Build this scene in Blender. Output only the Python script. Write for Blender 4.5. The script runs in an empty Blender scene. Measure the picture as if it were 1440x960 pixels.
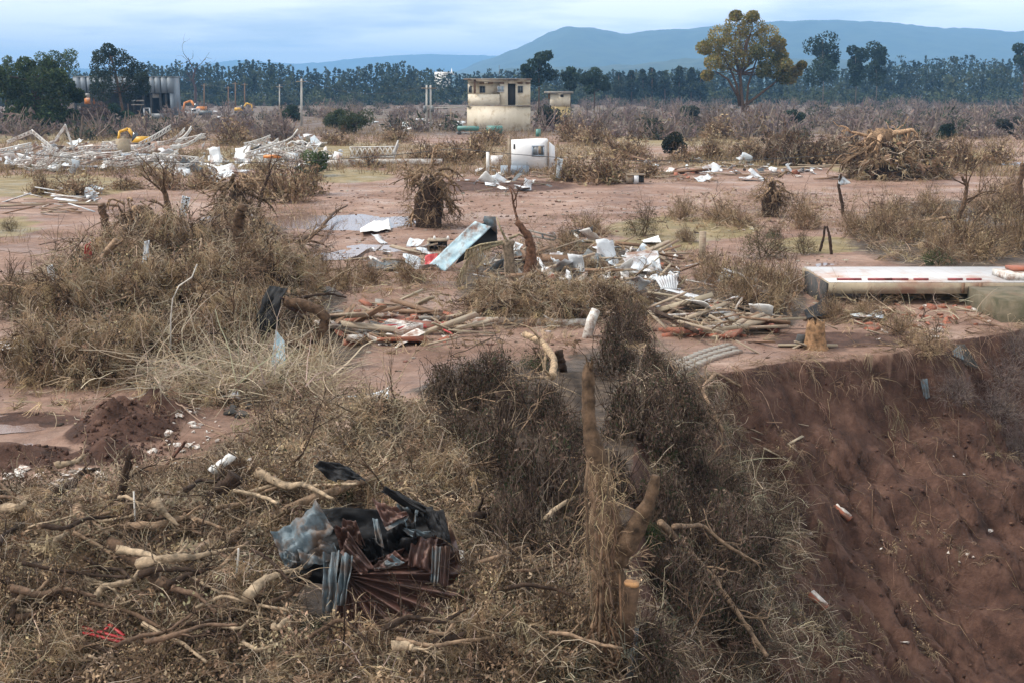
import bpy, math, random
import numpy as np
from mathutils import Vector, Matrix
R = math.radians
rng = np.random.default_rng(11)
random.seed(11)
S = bpy.context.scene
COL = S.collection

# ------------------------------------------------------------------ camera
F_PX, CAM_H = 1600.0, 6.0
PITCH = math.atan(350 / F_PX)
cam = bpy.data.cameras.new("camera"); cam.lens = F_PX / 1440 * 36; cam.sensor_width = 36
cam.clip_start = 0.1; cam.clip_end = 40000
co = bpy.data.objects.new("camera", cam); COL.objects.link(co)
co.location = (0, 0, CAM_H); co.rotation_euler = (math.pi / 2 - PITCH, 0, 0)
S.camera = co
# ------------------------------------------------------------------ light
SUN_EL, SUN_AZ = R(48), R(274)          # azimuth clockwise from +Y: to the left of the camera
W = bpy.data.worlds.new("World"); S.world = W; W.use_nodes = True
nt = W.node_tree; nt.nodes.clear()
def N(t, **k):
    n = nt.nodes.new(t)
    for a, b in k.items(): setattr(n, a, b)
    return n
out = N('ShaderNodeOutputWorld'); bg = N('ShaderNodeBackground'); bg.inputs[1].default_value = 0.12
sky = N('ShaderNodeTexSky', sky_type='NISHITA', sun_disc=False)
sky.sun_elevation = SUN_EL; sky.sun_rotation = SUN_AZ; sky.air_density = 1.2; sky.dust_density = 1.0
tc = N('ShaderNodeTexCoord'); sep = N('ShaderNodeSeparateXYZ'); nt.links.new(tc.outputs['Generated'], sep.inputs[0])
def M2(op, a, b):
    n = N('ShaderNodeMath', operation=op)
    for i, v in enumerate((a, b)):
        if isinstance(v, (int, float)): n.inputs[i].default_value = v
        else: nt.links.new(v, n.inputs[i])
    return n.outputs[0]
zz = M2('ADD', M2('MAXIMUM', sep.outputs[2], 0.0), 0.075)
cmb = N('ShaderNodeCombineXYZ')
nt.links.new(M2('DIVIDE', sep.outputs[0], zz), cmb.inputs[0]); nt.links.new(M2('DIVIDE', sep.outputs[1], zz), cmb.inputs[1])
def noise_w(scale, det, rough, vec):
    n = N('ShaderNodeTexNoise'); n.inputs['Scale'].default_value = scale; n.inputs['Detail'].default_value = det
    n.inputs['Roughness'].default_value = rough; nt.links.new(vec, n.inputs['Vector']); return n.outputs[0]
n1 = noise_w(0.42, 6, 0.55, cmb.outputs[0]); n2 = noise_w(0.2, 4, 0.5, cmb.outputs[0])
cr = N('ShaderNodeValToRGB'); nt.links.new(n1, cr.inputs[0])
cr.color_ramp.elements[0].position = 0.40; cr.color_ramp.elements[0].color = (6.8, 7.4, 8.0, 1)
cr.color_ramp.elements[1].position = 0.54; cr.color_ramp.elements[1].color = (11.5, 11.3, 11.0, 1)
cov = N('ShaderNodeValToRGB'); nt.links.new(n2, cov.inputs[0])
cov.color_ramp.elements[0].position = 0.30; cov.color_ramp.elements[0].color = (0.80, 0.80, 0.80, 1)
cov.color_ramp.elements[1].position = 0.55; cov.color_ramp.elements[1].color = (0.97, 0.97, 0.97, 1)
mx = N('ShaderNodeMix', data_type='RGBA')
nt.links.new(cov.outputs[0], mx.inputs[0]); nt.links.new(sky.outputs[0], mx.inputs[6]); nt.links.new(cr.outputs[0], mx.inputs[7])
nt.links.new(mx.outputs[2], bg.inputs[0]); nt.links.new(bg.outputs[0], out.inputs[0])
sl = bpy.data.lights.new("sun", 'SUN'); sl.energy = 3.7; sl.angle = R(7); sl.color = (1.0, 0.95, 0.88)
so = bpy.data.objects.new("sun", sl); COL.objects.link(so)
sd = Vector((math.sin(SUN_AZ) * math.cos(SUN_EL), math.cos(SUN_AZ) * math.cos(SUN_EL), math.sin(SUN_EL)))
so.rotation_euler = sd.to_track_quat('Z', 'Y').to_euler(); so.location = (0, 0, 50)
vs = S.view_settings; vs.view_transform = 'Standard'; vs.look = 'None'; vs.exposure = 0.36; vs.gamma = 1.0
S.render.engine = 'CYCLES'; S.cycles.use_denoising = True
S.cycles.max_bounces = 5; S.cycles.diffuse_bounces = 2; S.cycles.glossy_bounces = 2; S.cycles.transparent_max_bounces = 6
S.cycles.volume_bounces = 0; S.cycles.transmission_bounces = 2

# ------------------------------------------------------------------ noise
def _h(ix, iy, s):
    n = (ix * 374761393 + iy * 668265263 + s * 974711) & 0x7fffffff
    n = ((n ^ (n >> 13)) * 1274126177) & 0x7fffffff
    n = ((n ^ (n >> 16)) * 668265263) & 0x7fffffff
    return ((n ^ (n >> 15)) & 0xffffff) / float(0xffffff)
def vn(x, y, s=0):
    x = np.asarray(x, float); y = np.asarray(y, float)
    xi = np.floor(x).astype(np.int64); yi = np.floor(y).astype(np.int64)
    u = x - xi; v = y - yi; u = u * u * (3 - 2 * u); v = v * v * (3 - 2 * v)
    a = _h(xi, yi, s); b = _h(xi + 1, yi, s); c = _h(xi, yi + 1, s); d = _h(xi + 1, yi + 1, s)
    return (a * (1 - u) + b * u) * (1 - v) + (c * (1 - u) + d * u) * v
def fbm(x, y, o=4, s=0):
    t = 0; a = .5
    for i in range(o):
        t = t + a * (vn(x, y, s + i * 17) - .5); x = x * 2.03; y = y * 2.03; a *= .5
    return t
# ------------------------------------------------------------------ pixels and positions
cp, sp_ = math.cos(PITCH), math.sin(PITCH)
def ray(px, py):
    xc = (px - 720) / F_PX; yc = -(py - 480) / F_PX
    return np.array([xc, cp + yc * sp_, -sp_ + yc * cp])
def project(x, y, z):
    dz = z - CAM_H
    d = y * cp - dz * sp_; d = np.where(d < .5, .5, d)
    return 720 + F_PX * x / d, 480 - F_PX * (y * sp_ + dz * cp) / d
def atz(px, py, z=0.0):
    d = ray(px, py); t = (z - CAM_H) / d[2]; return np.array([d[0] * t, d[1] * t, z])
def aty(px, py, Y):
    d = ray(px, py); t = Y / d[1]; return np.array([d[0] * t, Y, CAM_H + d[2] * t])
RIM = np.array([atz(*p)[:2] for p in [(2600, 400), (1700, 438), (1440, 456), (1340, 470), (1250, 497), (1110, 503), (1000, 526), (925, 590), (885, 700), (870, 850), (872, 1000), (900, 1300), (1000, 2200)]] + [[2.5, -60]])
def rimdist(x, y):
    best = np.full(np.shape(x), 1e9); sgn = np.ones(np.shape(x))
    for a, b in zip(RIM[:-1], RIM[1:]):
        e = b - a; L2 = e @ e
        t = np.clip(((x - a[0]) * e[0] + (y - a[1]) * e[1]) / L2, 0, 1)
        dx = x - a[0] - t * e[0]; dy = y - a[1] - t * e[1]
        d = np.hypot(dx, dy); cr_ = e[0] * (y - a[1]) - e[1] * (x - a[0])
        m = d < best - 1e-9
        best = np.where(m, d, best); sgn = np.where(m, np.where(cr_ > 0, 1, -1), sgn)
    return best * sgn          # > 0 on the gully side
# mounds under the drift vegetation: px, py of the base centre, radii in metres, height
MOUNDS = [(150, 500, 2.0, 1.6, 1.0), (250, 470, 2.4, 2.0, 1.6), (330, 430, 2.2, 2.0, 1.5), (120, 430, 1.6, 1.6, 1.0), (230, 400, 2.2, 2.0, 1.3), (400, 470, 1.2, 1.2, .8), (340, 330, 1.6, 1.4, .9),
          (60, 860, 1.3, 1.1, .7), (180, 790, 1.3, 1.0, .6), (300, 900, 1.4, .9, .55), (380, 720, 1.3, .8, .55), (520, 780, 1.2, .9, .6), (700, 890, 1.2, .8, .6), (560, 640, 1.4, .8, .4),
          (760, 430, 1.6, 1.2, .6), (860, 420, 1.5, 1.2, .5), (1040, 430, 1.6, 1.2, .45), (660, 560, 1.2, 1.0, .5), (1380, 340, 2.5, 2, .6), (1290, 310, 2.5, 2, .45), (430, 950, 1.5, .7, .4)]
MOUNDS = [(*atz(a, b)[:2], c, d, e) for a, b, c, d, e in MOUNDS]
SPOIL = [(175, 610, .75, .85, .65), (215, 590, .65, .55, .5), (150, 650, .6, .45, .35), (25, 655, .8, .5, .4), (60, 645, .5, .4, .25)]
SPOIL = [(*atz(a, b)[:2], c, d, e) for a, b, c, d, e in SPOIL]
cav = atz(1262, 590, -1.6)
def bumps(x, y, L):
    t = np.zeros(np.shape(x))
    for cx, cy, rx, ry, h in L:
        t = np.maximum(t, h * np.exp(-(((x - cx) / rx) ** 2 + ((y - cy) / ry) ** 2) * 1.1))
    return t
def ground_h(x, y):
    x = np.asarray(x, float); y = np.asarray(y, float)
    near = np.exp(-np.maximum(y - 15, 0) / 60)
    z = .45 * fbm(x / 9, y / 9, 3, 3) * np.clip(1.2 - y / 400, .3, 1) + .14 * fbm(x / 1.3, y / 1.3, 4, 5) * near
    z = z + 2.2 * fbm(x / 160, y / 160, 3, 9) * np.clip((y - 120) / 200, 0, 1)
    m = bumps(x, y, MOUNDS); z = z + m * (1 + .5 * fbm(x / .5, y / .5, 3, 21)) + np.clip(m * 3, 0, 1) * .7 * np.maximum(fbm(x / .9, y / .9, 3, 22), -.15)
    s = bumps(x, y, SPOIL); z = z + s * (1 + 1.3 * fbm(x / .28, y / .28, 4, 23)) + np.clip(s * 4, 0, 1) * .12 * fbm(x / .12, y / .12, 3, 24)
    d = rimdist(x, y) + .9 * fbm(x / 2.2, y / 2.2, 4, 31)
    a = x * .86 + y * .5; b = x * .5 - y * .86
    dd = np.maximum(d, 0)
    prof = np.where(dd < .9, dd * 1.25, 1.125 + (dd - .9) * .74)
    prof = np.where(prof > 7.5, 7.5 + (prof - 7.5) * .1, prof)
    k = np.clip(dd / 1.2, 0, 1)
    prof = prof + k * (1.25 * fbm(a / 1.5, b / 6.0, 4, 41) + .5 * fbm(a / .45, b / 3.0, 3, 42) + .32 * fbm(x / .6, y / .6, 5, 43) + .2 * np.abs(fbm(x / .9, y / .9, 3, 45)) + .25 * np.abs(fbm(a / .7, b / 3.5, 3, 47)) + 1.9 * np.abs(fbm(a / .75 + .8 * fbm(x / 2, y / 2, 2, 51), b / 7.0, 4, 48)) + .9 * np.abs(fbm(a / .28, b / 2.8, 3, 52)) + .5 * np.abs(fbm(x / .35, y / .35, 4, 49)))
    prof = prof + k * .10 * np.sin(prof * 6.5 + 5 * fbm(x / 1.2, y / 1.2, 3, 50))
    prof = prof + .9 * np.exp(-(((x - cav[0]) / .7) ** 2 + ((y - cav[1]) / .9) ** 2))
    return z - np.where(d > 0, prof, 0)
_T = np.concatenate([np.linspace(7, 60, 700), np.geomspace(60.5, 3000, 500)])
def G(px, py, up=0.0):
    d = ray(px, py); t = _T; z = CAM_H + d[2] * t; g = ground_h(d[0] * t, d[1] * t)
    i = np.argmax(z < g)
    if i == 0: t0 = t[-1] if z[0] >= g[0] else t[0]
    else:
        f0 = z[i - 1] - g[i - 1]; f1 = z[i] - g[i]; t0 = t[i - 1] + (t[i] - t[i - 1]) * f0 / (f0 - f1)
    x, y = d[0] * t0, d[1] * t0
    return np.array([x, y, float(ground_h(x, y)) + up])
def depth(p): return p[1] * cp - (p[2] - CAM_H) * sp_
def ppm(p): return F_PX / depth(p)
def gz(x, y): return float(ground_h(x, y))

# ------------------------------------------------------------------ materials
MATS = {}
def base_mat(name):
    m = bpy.data.materials.new(name); m.use_nodes = True; t = m.node_tree; b = t.nodes['Principled BSDF']; MATS[name] = m
    return m, t, b
def tn(t, scale, detail=5, rough=.6, coord='Object', stretch=None):
    c = t.nodes.new('ShaderNodeTexCoord'); n = t.nodes.new('ShaderNodeTexNoise')
    n.inputs['Scale'].default_value = scale; n.inputs['Detail'].default_value = detail; n.inputs['Roughness'].default_value = rough
    if stretch:
        mp = t.nodes.new('ShaderNodeMapping'); mp.inputs['Scale'].default_value = stretch
        t.links.new(c.outputs[coord], mp.inputs[0]); t.links.new(mp.outputs[0], n.inputs['Vector'])
    else: t.links.new(c.outputs[coord], n.inputs['Vector'])
    return n.outputs[0]
def ramp(t, src, stops):
    r = t.nodes.new('ShaderNodeValToRGB'); e = r.color_ramp.elements
    while len(e) < len(stops): e.new(.5)
    for el, (p, c) in zip(e, stops): el.position = p; el.color = (*c, 1) if len(c) == 3 else c
    t.links.new(src, r.inputs[0]); return r.outputs[0]
def mixc(t, f, a, b, mode='MIX'):
    n = t.nodes.new('ShaderNodeMix'); n.data_type = 'RGBA'; n.blend_type = mode
    for i, v in ((0, f), (6, a), (7, b)):
        if isinstance(v, (int, float)): n.inputs[i].default_value = v
        elif isinstance(v, tuple): n.inputs[i].default_value = (*v, 1)
        else: t.links.new(v, n.inputs[i])
    return n.outputs[2]
def bump(t, b, src, strength, dist):
    n = t.nodes.new('ShaderNodeBump'); n.inputs['Strength'].default_value = strength; n.inputs['Distance'].default_value = dist
    t.links.new(src, n.inputs['Height']); t.links.new(n.outputs[0], b.inputs['Normal'])
MUD = (.20, .115, .08)
def worn(name, c1, c2, scale=3.0, rough=.8, mud=.35, mud_c=MUD, metal=0.0, stretch=None, bmp=.3, lo=.4, hi=.6, mscale=None):
    m, t, b = base_mat(name)
    c = ramp(t, tn(t, scale, 6, .65, stretch=stretch), [(lo, c1), (hi, c2)])
    if mud > 0:
        f = ramp(t, tn(t, mscale or scale * .6, 7, .7), [(.62 - mud * .35, (0, 0, 0)), (.72 - mud * .2, (1, 1, 1))])
        c = mixc(t, f, c, mud_c)
    t.links.new(c, b.inputs['Base Color']); b.inputs['Roughness'].default_value = rough; b.inputs['Metallic'].default_value = metal
    if bmp: bump(t, b, tn(t, scale * 6, 4, .6), bmp, .02)
    return m
def attr_mat(name, rough=.9, trans=.0, nscale=0, spec=.2):
    m, t, b = base_mat(name)
    a = t.nodes.new('ShaderNodeAttribute'); a.attribute_name = 'Col'; c = a.outputs['Color']
    if nscale: c = mixc(t, 1.0, c, ramp(t, tn(t, nscale, 4, .6), [(.32, (.38, .38, .38)), (.68, (1.5, 1.42, 1.35))]), 'MULTIPLY')
    t.links.new(c, b.inputs['Base Color']); b.inputs['Roughness'].default_value = rough; b.inputs['Specular IOR Level'].default_value = spec
    if trans:
        tr = t.nodes.new('ShaderNodeBsdfTranslucent'); t.links.new(c, tr.inputs[0]); mx_ = t.nodes.new('ShaderNodeMixShader'); mx_.inputs[0].default_value = trans
        t.links.new(b.outputs[0], mx_.inputs[1]); t.links.new(tr.outputs[0], mx_.inputs[2]); t.links.new(mx_.outputs[0], t.nodes['Material Output'].inputs[0])
    return m
attr_mat('fibre', .95, .25); attr_mat('leaf', .85, .3); attr_mat('bark', .9, 0, 9)
_t = MATS['bark'].node_tree; bump(_t, _t.nodes['Principled BSDF'], tn(_t, 28, 6, .75), 1.0, .03)
worn('plaster_white', (.62, .61, .58), (.74, .73, .71), 1.5, .8, .3)
worn('plaster_frag', (.50, .48, .44), (.66, .64, .60), 5, .85, .55)
worn('brick', (.30, .10, .055), (.24, .09, .06), 6, .9, .35)
worn('concrete', (.20, .185, .165), (.28, .26, .23), 2, .9, .4)
worn('concrete_tan', (.33, .27, .19), (.24, .20, .14), 1.2, .9, .35)
worn('wood_grey', (.22, .17, .12), (.32, .26, .19), 3, .9, .35, stretch=(1, 6, 6))
worn('wood_brown', (.13, .075, .045), (.20, .12, .07), 4, .9, .3)
worn('wood_cut', (.42, .22, .09), (.30, .16, .07), 12, .85, .1)
worn('sheet_white', (.58, .60, .62), (.46, .48, .50), 1.5, .45, .4, metal=.0)
worn('steel_white', (.52, .51, .49), (.40, .38, .35), 1.2, .6, .35)
worn('zinc_blue', (.07, .10, .118), (.13, .165, .185), 7, .78, .55, mud_c=(.10, .068, .05), metal=.1, bmp=.25)
worn('rust', (.105, .050, .038), (.055, .032, .027), 4, .6, .3, mud_c=(.16, .095, .065), metal=.2, bmp=.08)
worn('tarp_black', (.008, .008, .009), (.014, .014, .015), 3, .7, 0, bmp=.3); MATS['tarp_black'].node_tree.nodes['Principled BSDF'].inputs['Specular IOR Level'].default_value = .2
worn('panel_blue', (.30, .46, .54), (.46, .58, .63), 3, .7, .45)
worn('plaster_clean', (.66, .67, .68), (.74, .74, .74), .7, .8, .05)
worn('plastic_red', (.42, .025, .03), (.34, .03, .03), 3, .5, .15)
worn('plastic_teal', (.05, .16, .14), (.08, .20, .17), 1.5, .5, .2)
worn('yellow_paint', (.62, .34, .02), (.52, .28, .03), 2, .5, .15)
worn('orange_paint', (.60, .20, .03), (.5, .18, .04), 2, .5, .15)
worn('cream_wall', (.70, .63, .51), (.60, .53, .41), .5, .9, .28, mud_c=(.40, .31, .20), stretch=(1, 1, .35), mscale=.7)
worn('yellow_wall', (.55, .42, .20), (.45, .34, .17), .6, .9, .3, mud_c=(.30, .22, .13))
worn('grey_clad', (.13, .16, .19), (.16, .19, .22), .4, .6, .1, bmp=0)
worn('dark_inside', (.02, .02, .022), (.035, .033, .03), 1, .9, 0, bmp=0)
worn('glass_dark', (.03, .04, .05), (.05, .06, .07), 1, .15, 0, bmp=0)
worn('glass_pale', (.32, .40, .46), (.26, .33, .38), .6, .2, 0, bmp=0)
worn('frame_grey', (.10, .12, .13), (.14, .15, .16), 2, .5, .1, bmp=0)
worn('plinth_blue', (.20, .25, .31), (.26, .31, .36), 1, .8, .2)
worn('moss_wall', (.06, .055, .030), (.13, .105, .07), 1.6, .95, .35, mud_c=(.12, .08, .05))
worn('maroon', (.19, .03, .035), (.25, .05, .05), 5, .7, .2)
worn('charcoal', (.03, .03, .03), (.06, .055, .05), 4, .9, .2)
worn('soil_dark', (.055, .032, .023), (.09, .05, .036), 5, .95, 0, bmp=.6)
worn('pole_concrete', (.34, .33, .31), (.42, .41, .38), 1, .85, .1)
worn('cloth_pale', (.45, .52, .58), (.58, .60, .60), 5, .8, .35)
worn('wire_dark', (.03, .03, .03), (.04, .04, .04), 1, .6, 0, bmp=0)
worn('rope_pale', (.45, .42, .38), (.5, .47, .42), 6, .8, .2, bmp=0)
# white tiled floor of the ruined house
m, t, b = base_mat('tile_floor')
bk = t.nodes.new('ShaderNodeTexBrick'); tcx = t.nodes.new('ShaderNodeTexCoord'); t.links.new(tcx.outputs['Object'], bk.inputs['Vector'])
bk.inputs['Scale'].default_value = 1.2; bk.offset = 0; bk.inputs['Mortar Size'].default_value = .008; bk.inputs['Row Height'].default_value = .5
bk.inputs['Color1'].default_value = (.46, .445, .44, 1); bk.inputs['Color2'].default_value = (.41, .395, .39, 1); bk.inputs['Mortar'].default_value = (.3, .26, .24, 1)
f = ramp(t, tn(t, .7, 7, .7), [(.52, (0, 0, 0)), (.66, (1, 1, 1))])
t.links.new(mixc(t, f, bk.outputs[0], (.34, .22, .17)), b.inputs['Base Color']); b.inputs['Roughness'].default_value = .4
# ground
m, t, b = base_mat('ground')
a = t.nodes.new('ShaderNodeAttribute'); a.attribute_name = 'Col'; sepc = t.nodes.new('ShaderNodeSeparateColor'); t.links.new(a.outputs['Color'], sepc.inputs[0])
mud = ramp(t, tn(t, .22, 9, .68), [(.32, (.12, .068, .049)), (.45, (.21, .127, .093)), (.57, (.275, .180, .138)), (.70, (.36, .26, .212))])
mud = mixc(t, 1.0, mud, ramp(t, tn(t, 2.6, 8, .75), [(.3, (.62, .6, .58)), (.6, (1.1, 1.08, 1.06))]), 'MULTIPLY')
fine = tn(t, 9, 8, .75)
soil = ramp(t, tn(t, 1.5, 9, .72), [(.33, (.028, .014, .0095)), (.5, (.072, .036, .025)), (.66, (.13, .071, .050))])
grass = ramp(t, tn(t, .8, 8, .7), [(.35, (.11, .085, .045)), (.5, (.20, .155, .075)), (.66, (.27, .20, .12))])
litter = ramp(t, tn(t, 3, 9, .75), [(.35, (.03, .021, .015)), (.55, (.075, .052, .036)), (.7, (.16, .115, .075))])
def edge(ch, s=.35):   # break the painted mask up with noise
    mm = t.nodes.new('ShaderNodeMath'); mm.operation = 'MULTIPLY_ADD'; t.links.new(tn(t, 1.7, 8, .7), mm.inputs[0]); mm.inputs[1].default_value = s * 2
    t.links.new(sepc.outputs[ch], mm.inputs[2]); return ramp(t, mm.outputs[0], [(.42 + s, (0, 0, 0)), (.58 + s, (1, 1, 1))])
c = mixc(t, edge(1), mud, grass); c = mixc(t, edge(2), c, litter); c = mixc(t, edge(0, .25), c, soil)
t.links.new(c, b.inputs['Base Color'])
wet = ramp(t, tn(t, .35, 6, .65), [(.4, (.42, .42, .42)), (.55, (.88, .88, .88))]); wr = mixc(t, sepc.outputs[0], wet, (.95, .95, .95)); t.links.new(wr, b.inputs['Roughness'])
b.inputs['Specular IOR Level'].default_value = .3
bump(t, b, fine, .8, .09)
m, t, b = base_mat('puddle'); b.inputs['Base Color'].default_value = (.16, .10, .08, 1); b.inputs['Roughness'].default_value = .12; b.inputs['Specular IOR Level'].default_value = .6
bump(t, b, tn(t, 3, 4, .6), .08, .02)
m, t, b = base_mat('hill_forest'); t.links.new(ramp(t, tn(t, .012, 8, .7), [(.35, (.018, .032, .020)), (.6, (.045, .065, .035))]), b.inputs['Base Color']); b.inputs['Roughness'].default_value = 1

# ------------------------------------------------------------------ mesh building
class MB:
    def __init__(s): s.V = []; s.Q = []; s.T = []; s.C = []; s.n = 0
    def add(s, V, Q=None, T=None, col=(.5, .5, .5)):
        V = np.asarray(V, float).reshape(-1, 3)
        if Q is not None and len(Q): s.Q.append(np.asarray(Q, int).reshape(-1, 4) + s.n)
        if T is not None and len(T): s.T.append(np.asarray(T, int).reshape(-1, 3) + s.n)
        c = np.asarray(col, float); s.C.append(np.broadcast_to(c, (len(V), 3)) if c.ndim == 1 else c)
        s.V.append(V); s.n += len(V); return s
    BQ = [(0, 3, 2, 1), (4, 5, 6, 7), (0, 1, 5, 4), (1, 2, 6, 5), (2, 3, 7, 6), (3, 0, 4, 7)]
    def hexa(s, p, col=(.5, .5, .5)): return s.add(p, s.BQ, col=col)       # 8 corners: bottom ring then top ring
    def box(s, c, size, rot=None, col=(.5, .5, .5), jit=0):
        x, y, z = np.array(size) / 2
        p = np.array([(-x, -y, -z), (x, -y, -z), (x, y, -z), (-x, y, -z), (-x, -y, z), (x, -y, z), (x, y, z), (-x, y, z)])
        if jit: p = p + rng.uniform(-jit, jit, p.shape)
        if rot is not None: p = p @ np.array(rot.to_3x3()).T
        return s.hexa(p + np.array(c), col)
    def beam(s, p0, p1, w, t, col=(.5, .5, .5), up=(0, 0, 1)):
        p0 = np.array(p0, float); p1 = np.array(p1, float); d = p1 - p0; d = d / (np.linalg.norm(d) + 1e-9)
        u = np.cross(d, up); u = u / (np.linalg.norm(u) + 1e-9) if np.linalg.norm(u) > 1e-3 else np.array([1., 0, 0]); v = np.cross(u, d)
        a, b_ = u * w / 2, v * t / 2
        return s.hexa([p0 - a - b_, p0 + a - b_, p1 + a - b_, p1 - a - b_, p0 - a + b_, p0 + a + b_, p1 + a + b_, p1 - a + b_], col)
    def tube(s, P, r, n=6, col=(.5, .5, .5), rough=0.0):
        P = np.asarray(P, float); k = len(P); r = np.broadcast_to(np.asarray(r, float), (k,))
        d = np.gradient(P, axis=0); d /= np.linalg.norm(d, axis=1)[:, None] + 1e-9
        ref = np.array([.31, .2, .93]); u = np.cross(d, ref); u /= np.linalg.norm(u, axis=1)[:, None] + 1e-6; v = np.cross(d, u)
        an = np.linspace(0, 2 * np.pi, n, endpoint=False)
        rr = r[:, None] * (1 + rough * rng.uniform(-1, 1, (k, n)))
        ring = P[:, None] + u[:, None] * (np.cos(an)[None] * rr)[..., None] + v[:, None] * (np.sin(an)[None] * rr)[..., None]
        V = np.concatenate([ring.reshape(-1, 3), P[:1], P[-1:]])
        i = np.arange(k - 1)[:, None] * n + np.arange(n)[None]; j = np.arange(k - 1)[:, None] * n + (np.arange(n)[None] + 1) % n
        Q = np.stack([i, j, j + n, i + n], -1).reshape(-1, 4); a0 = np.arange(n); b0 = (a0 + 1) % n
        T = np.concatenate([np.stack([b0, a0, np.full(n, k * n)], -1), np.stack([a0 + (k - 1) * n, b0 + (k - 1) * n, np.full(n, k * n + 1)], -1)])
        return s.add(V, Q, T, col)
    def strands(s, P0, D, L, w, k=4, droop=.0, curl=.35, cols=None, taper=.5, floor=None):
        """ribbons: start points P0 (n,3), directions D, lengths L; they curl and droop"""
        n = len(P0); L = np.broadcast_to(L, (n,)); D = D / (np.linalg.norm(D, axis=1)[:, None] + 1e-9)
        pts = [P0]; p = P0.copy(); d = D.copy(); st = (L / k)[:, None]
        for i in range(k):
            d = d + rng.normal(0, curl, (n, 3)); d[:, 2] -= droop; d /= np.linalg.norm(d, axis=1)[:, None] + 1e-9
            p = p + d * st
            if floor is not None: p[:, 2] = np.maximum(p[:, 2], floor(p[:, 0], p[:, 1]) + .01)
            pts.append(p.copy())
        P = np.stack(pts, 1); r = rng.normal(size=(n, 3)); u = np.cross(D, r); u /= np.linalg.norm(u, axis=1)[:, None] + 1e-9
        w = np.broadcast_to(w, (n,)); tp = np.linspace(1, taper, k + 1)
        off = u[:, None] * (w[:, None] * tp[None] / 2)[..., None]
        V = np.stack([P - off, P + off], 2).reshape(-1, 3)
        b0 = (np.arange(n) * (k + 1) * 2)[:, None] + (np.arange(k) * 2)[None]
        Q = np.stack([b0, b0 + 1, b0 + 3, b0 + 2], -1).reshape(-1, 4)
        c = np.repeat(cols, (k + 1) * 2, 0) if cols is not None else (.3, .2, .12)
        return s.add(V, Q, col=c)
    def tufted(s, A, DA, per, jit, dv, L0, L1, w, k, droop, curl, cols, floor=None, taper=.4):
        n = len(A) * per; P = np.repeat(A, per, 0) + rng.normal(0, jit, (n, 3)); D = np.repeat(DA / (np.linalg.norm(DA, axis=1)[:, None] + 1e-9), per, 0) + rng.normal(0, dv, (n, 3))
        c = np.repeat(pal(cols, len(A)), per, 0) * rng.uniform(.65, 1.35, (n, 1))
        return s.strands(P, D, np.repeat(rng.uniform(L0, L1, len(A)), per) * rng.uniform(.45, 1.2, n), w * rng.uniform(.6, 1.5, n), k, droop, curl, np.clip(c, .003, 1), taper, floor)
    def leaves(s, P, size, aspect=.4, cols=None, hang=0.0):
        n = len(P); a = rng.normal(size=(n, 3)); a[:, 2] -= hang; a /= np.linalg.norm(a, axis=1)[:, None]
        r = rng.normal(size=(n, 3)); b_ = np.cross(a, r); b_ /= np.linalg.norm(b_, axis=1)[:, None]
        sz = np.broadcast_to(size, (n,)) * rng.uniform(.6, 1.3, n); A = a * sz[:, None] / 2; B = b_ * (sz * aspect)[:, None] / 2
        V = np.stack([P - A, P + B, P + A, P - B], 1).reshape(-1, 3)
        return s.add(V, np.arange(n * 4).reshape(-1, 4), col=np.repeat(cols, 4, 0) if cols is not None else (.1, .1, .05))
    def build(s, name, mat, parent=None, smooth=False, origin=None, link=True, solid=0):
        V = np.concatenate(s.V); C = np.concatenate(s.C)
        if parent is not None: V = V - np.array(parent['o'])
        elif origin is not None: V = V - np.array(origin)
        me = bpy.data.meshes.new(name); q = np.concatenate(s.Q) if s.Q else np.zeros((0, 4), int); t_ = np.concatenate(s.T) if s.T else np.zeros((0, 3), int)
        me.vertices.add(len(V)); me.vertices.foreach_set('co', V.astype(np.float32).ravel())
        me.loops.add(q.size + t_.size); me.loops.foreach_set('vertex_index', np.concatenate([q.ravel(), t_.ravel()]).astype(np.int32))
        me.polygons.add(len(q) + len(t_))
        me.polygons.foreach_set('loop_start', np.concatenate([np.arange(len(q)) * 4, q.size + np.arange(len(t_)) * 3]).astype(np.int32))
        at = me.color_attributes.new('Col', 'FLOAT_COLOR', 'POINT'); at.data.foreach_set('color', np.c_[C, np.ones(len(C))].astype(np.float32).ravel())
        if smooth: me.polygons.foreach_set('use_smooth', np.ones(len(me.polygons), bool))
        me.update(calc_edges=True); me.materials.append(MATS[mat])
        o = bpy.data.objects.new(name, me)
        if solid: md = o.modifiers.new('thick', 'SOLIDIFY'); md.thickness = solid; md.offset = 0
        if link: COL.objects.link(o)
        if parent is not None: o.parent = parent
        elif origin is not None: o.location = origin
        return o
def tag(o, label=None, cat=None, group=None, kind=None):
    for k, v in (('label', label), ('category', cat), ('group', group), ('kind', kind)):
        if v: o[k] = v
    return o
def thing(name, loc, label, cat, group=None, link=True):
    o = bpy.data.objects.new(name, None); o.empty_display_size = .1; o.location = [float(v) for v in loc]; o['o'] = [float(v) for v in loc]
    if link: COL.objects.link(o)
    return tag(o, label, cat, group)
def copy_tree(src, loc, rz=0, scale=(1, 1, 1), rot=None, label=None, cat=None, group=None, parent=None, name=None):
    c = src.copy(); COL.objects.link(c)
    if parent is None:
        c.location = [float(v) for v in loc]; c.rotation_euler = rot if rot else (0, 0, rz); c.scale = scale
        tag(c, label, cat, group)
        if name: c.name = name
    else: c.parent = parent
    for ch in KIDS.get(src.name, []): copy_tree(ch, None, parent=c)
    return c
KIDS = {}
def jc(base, n, v=.25, hue=.06):
    """n colours around a base colour"""
    c = np.array(base)[None] * rng.uniform(1 - v, 1 + v, (n, 1)) * (1 + rng.normal(0, hue, (n, 3))); return np.clip(c, .003, 1)
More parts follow.
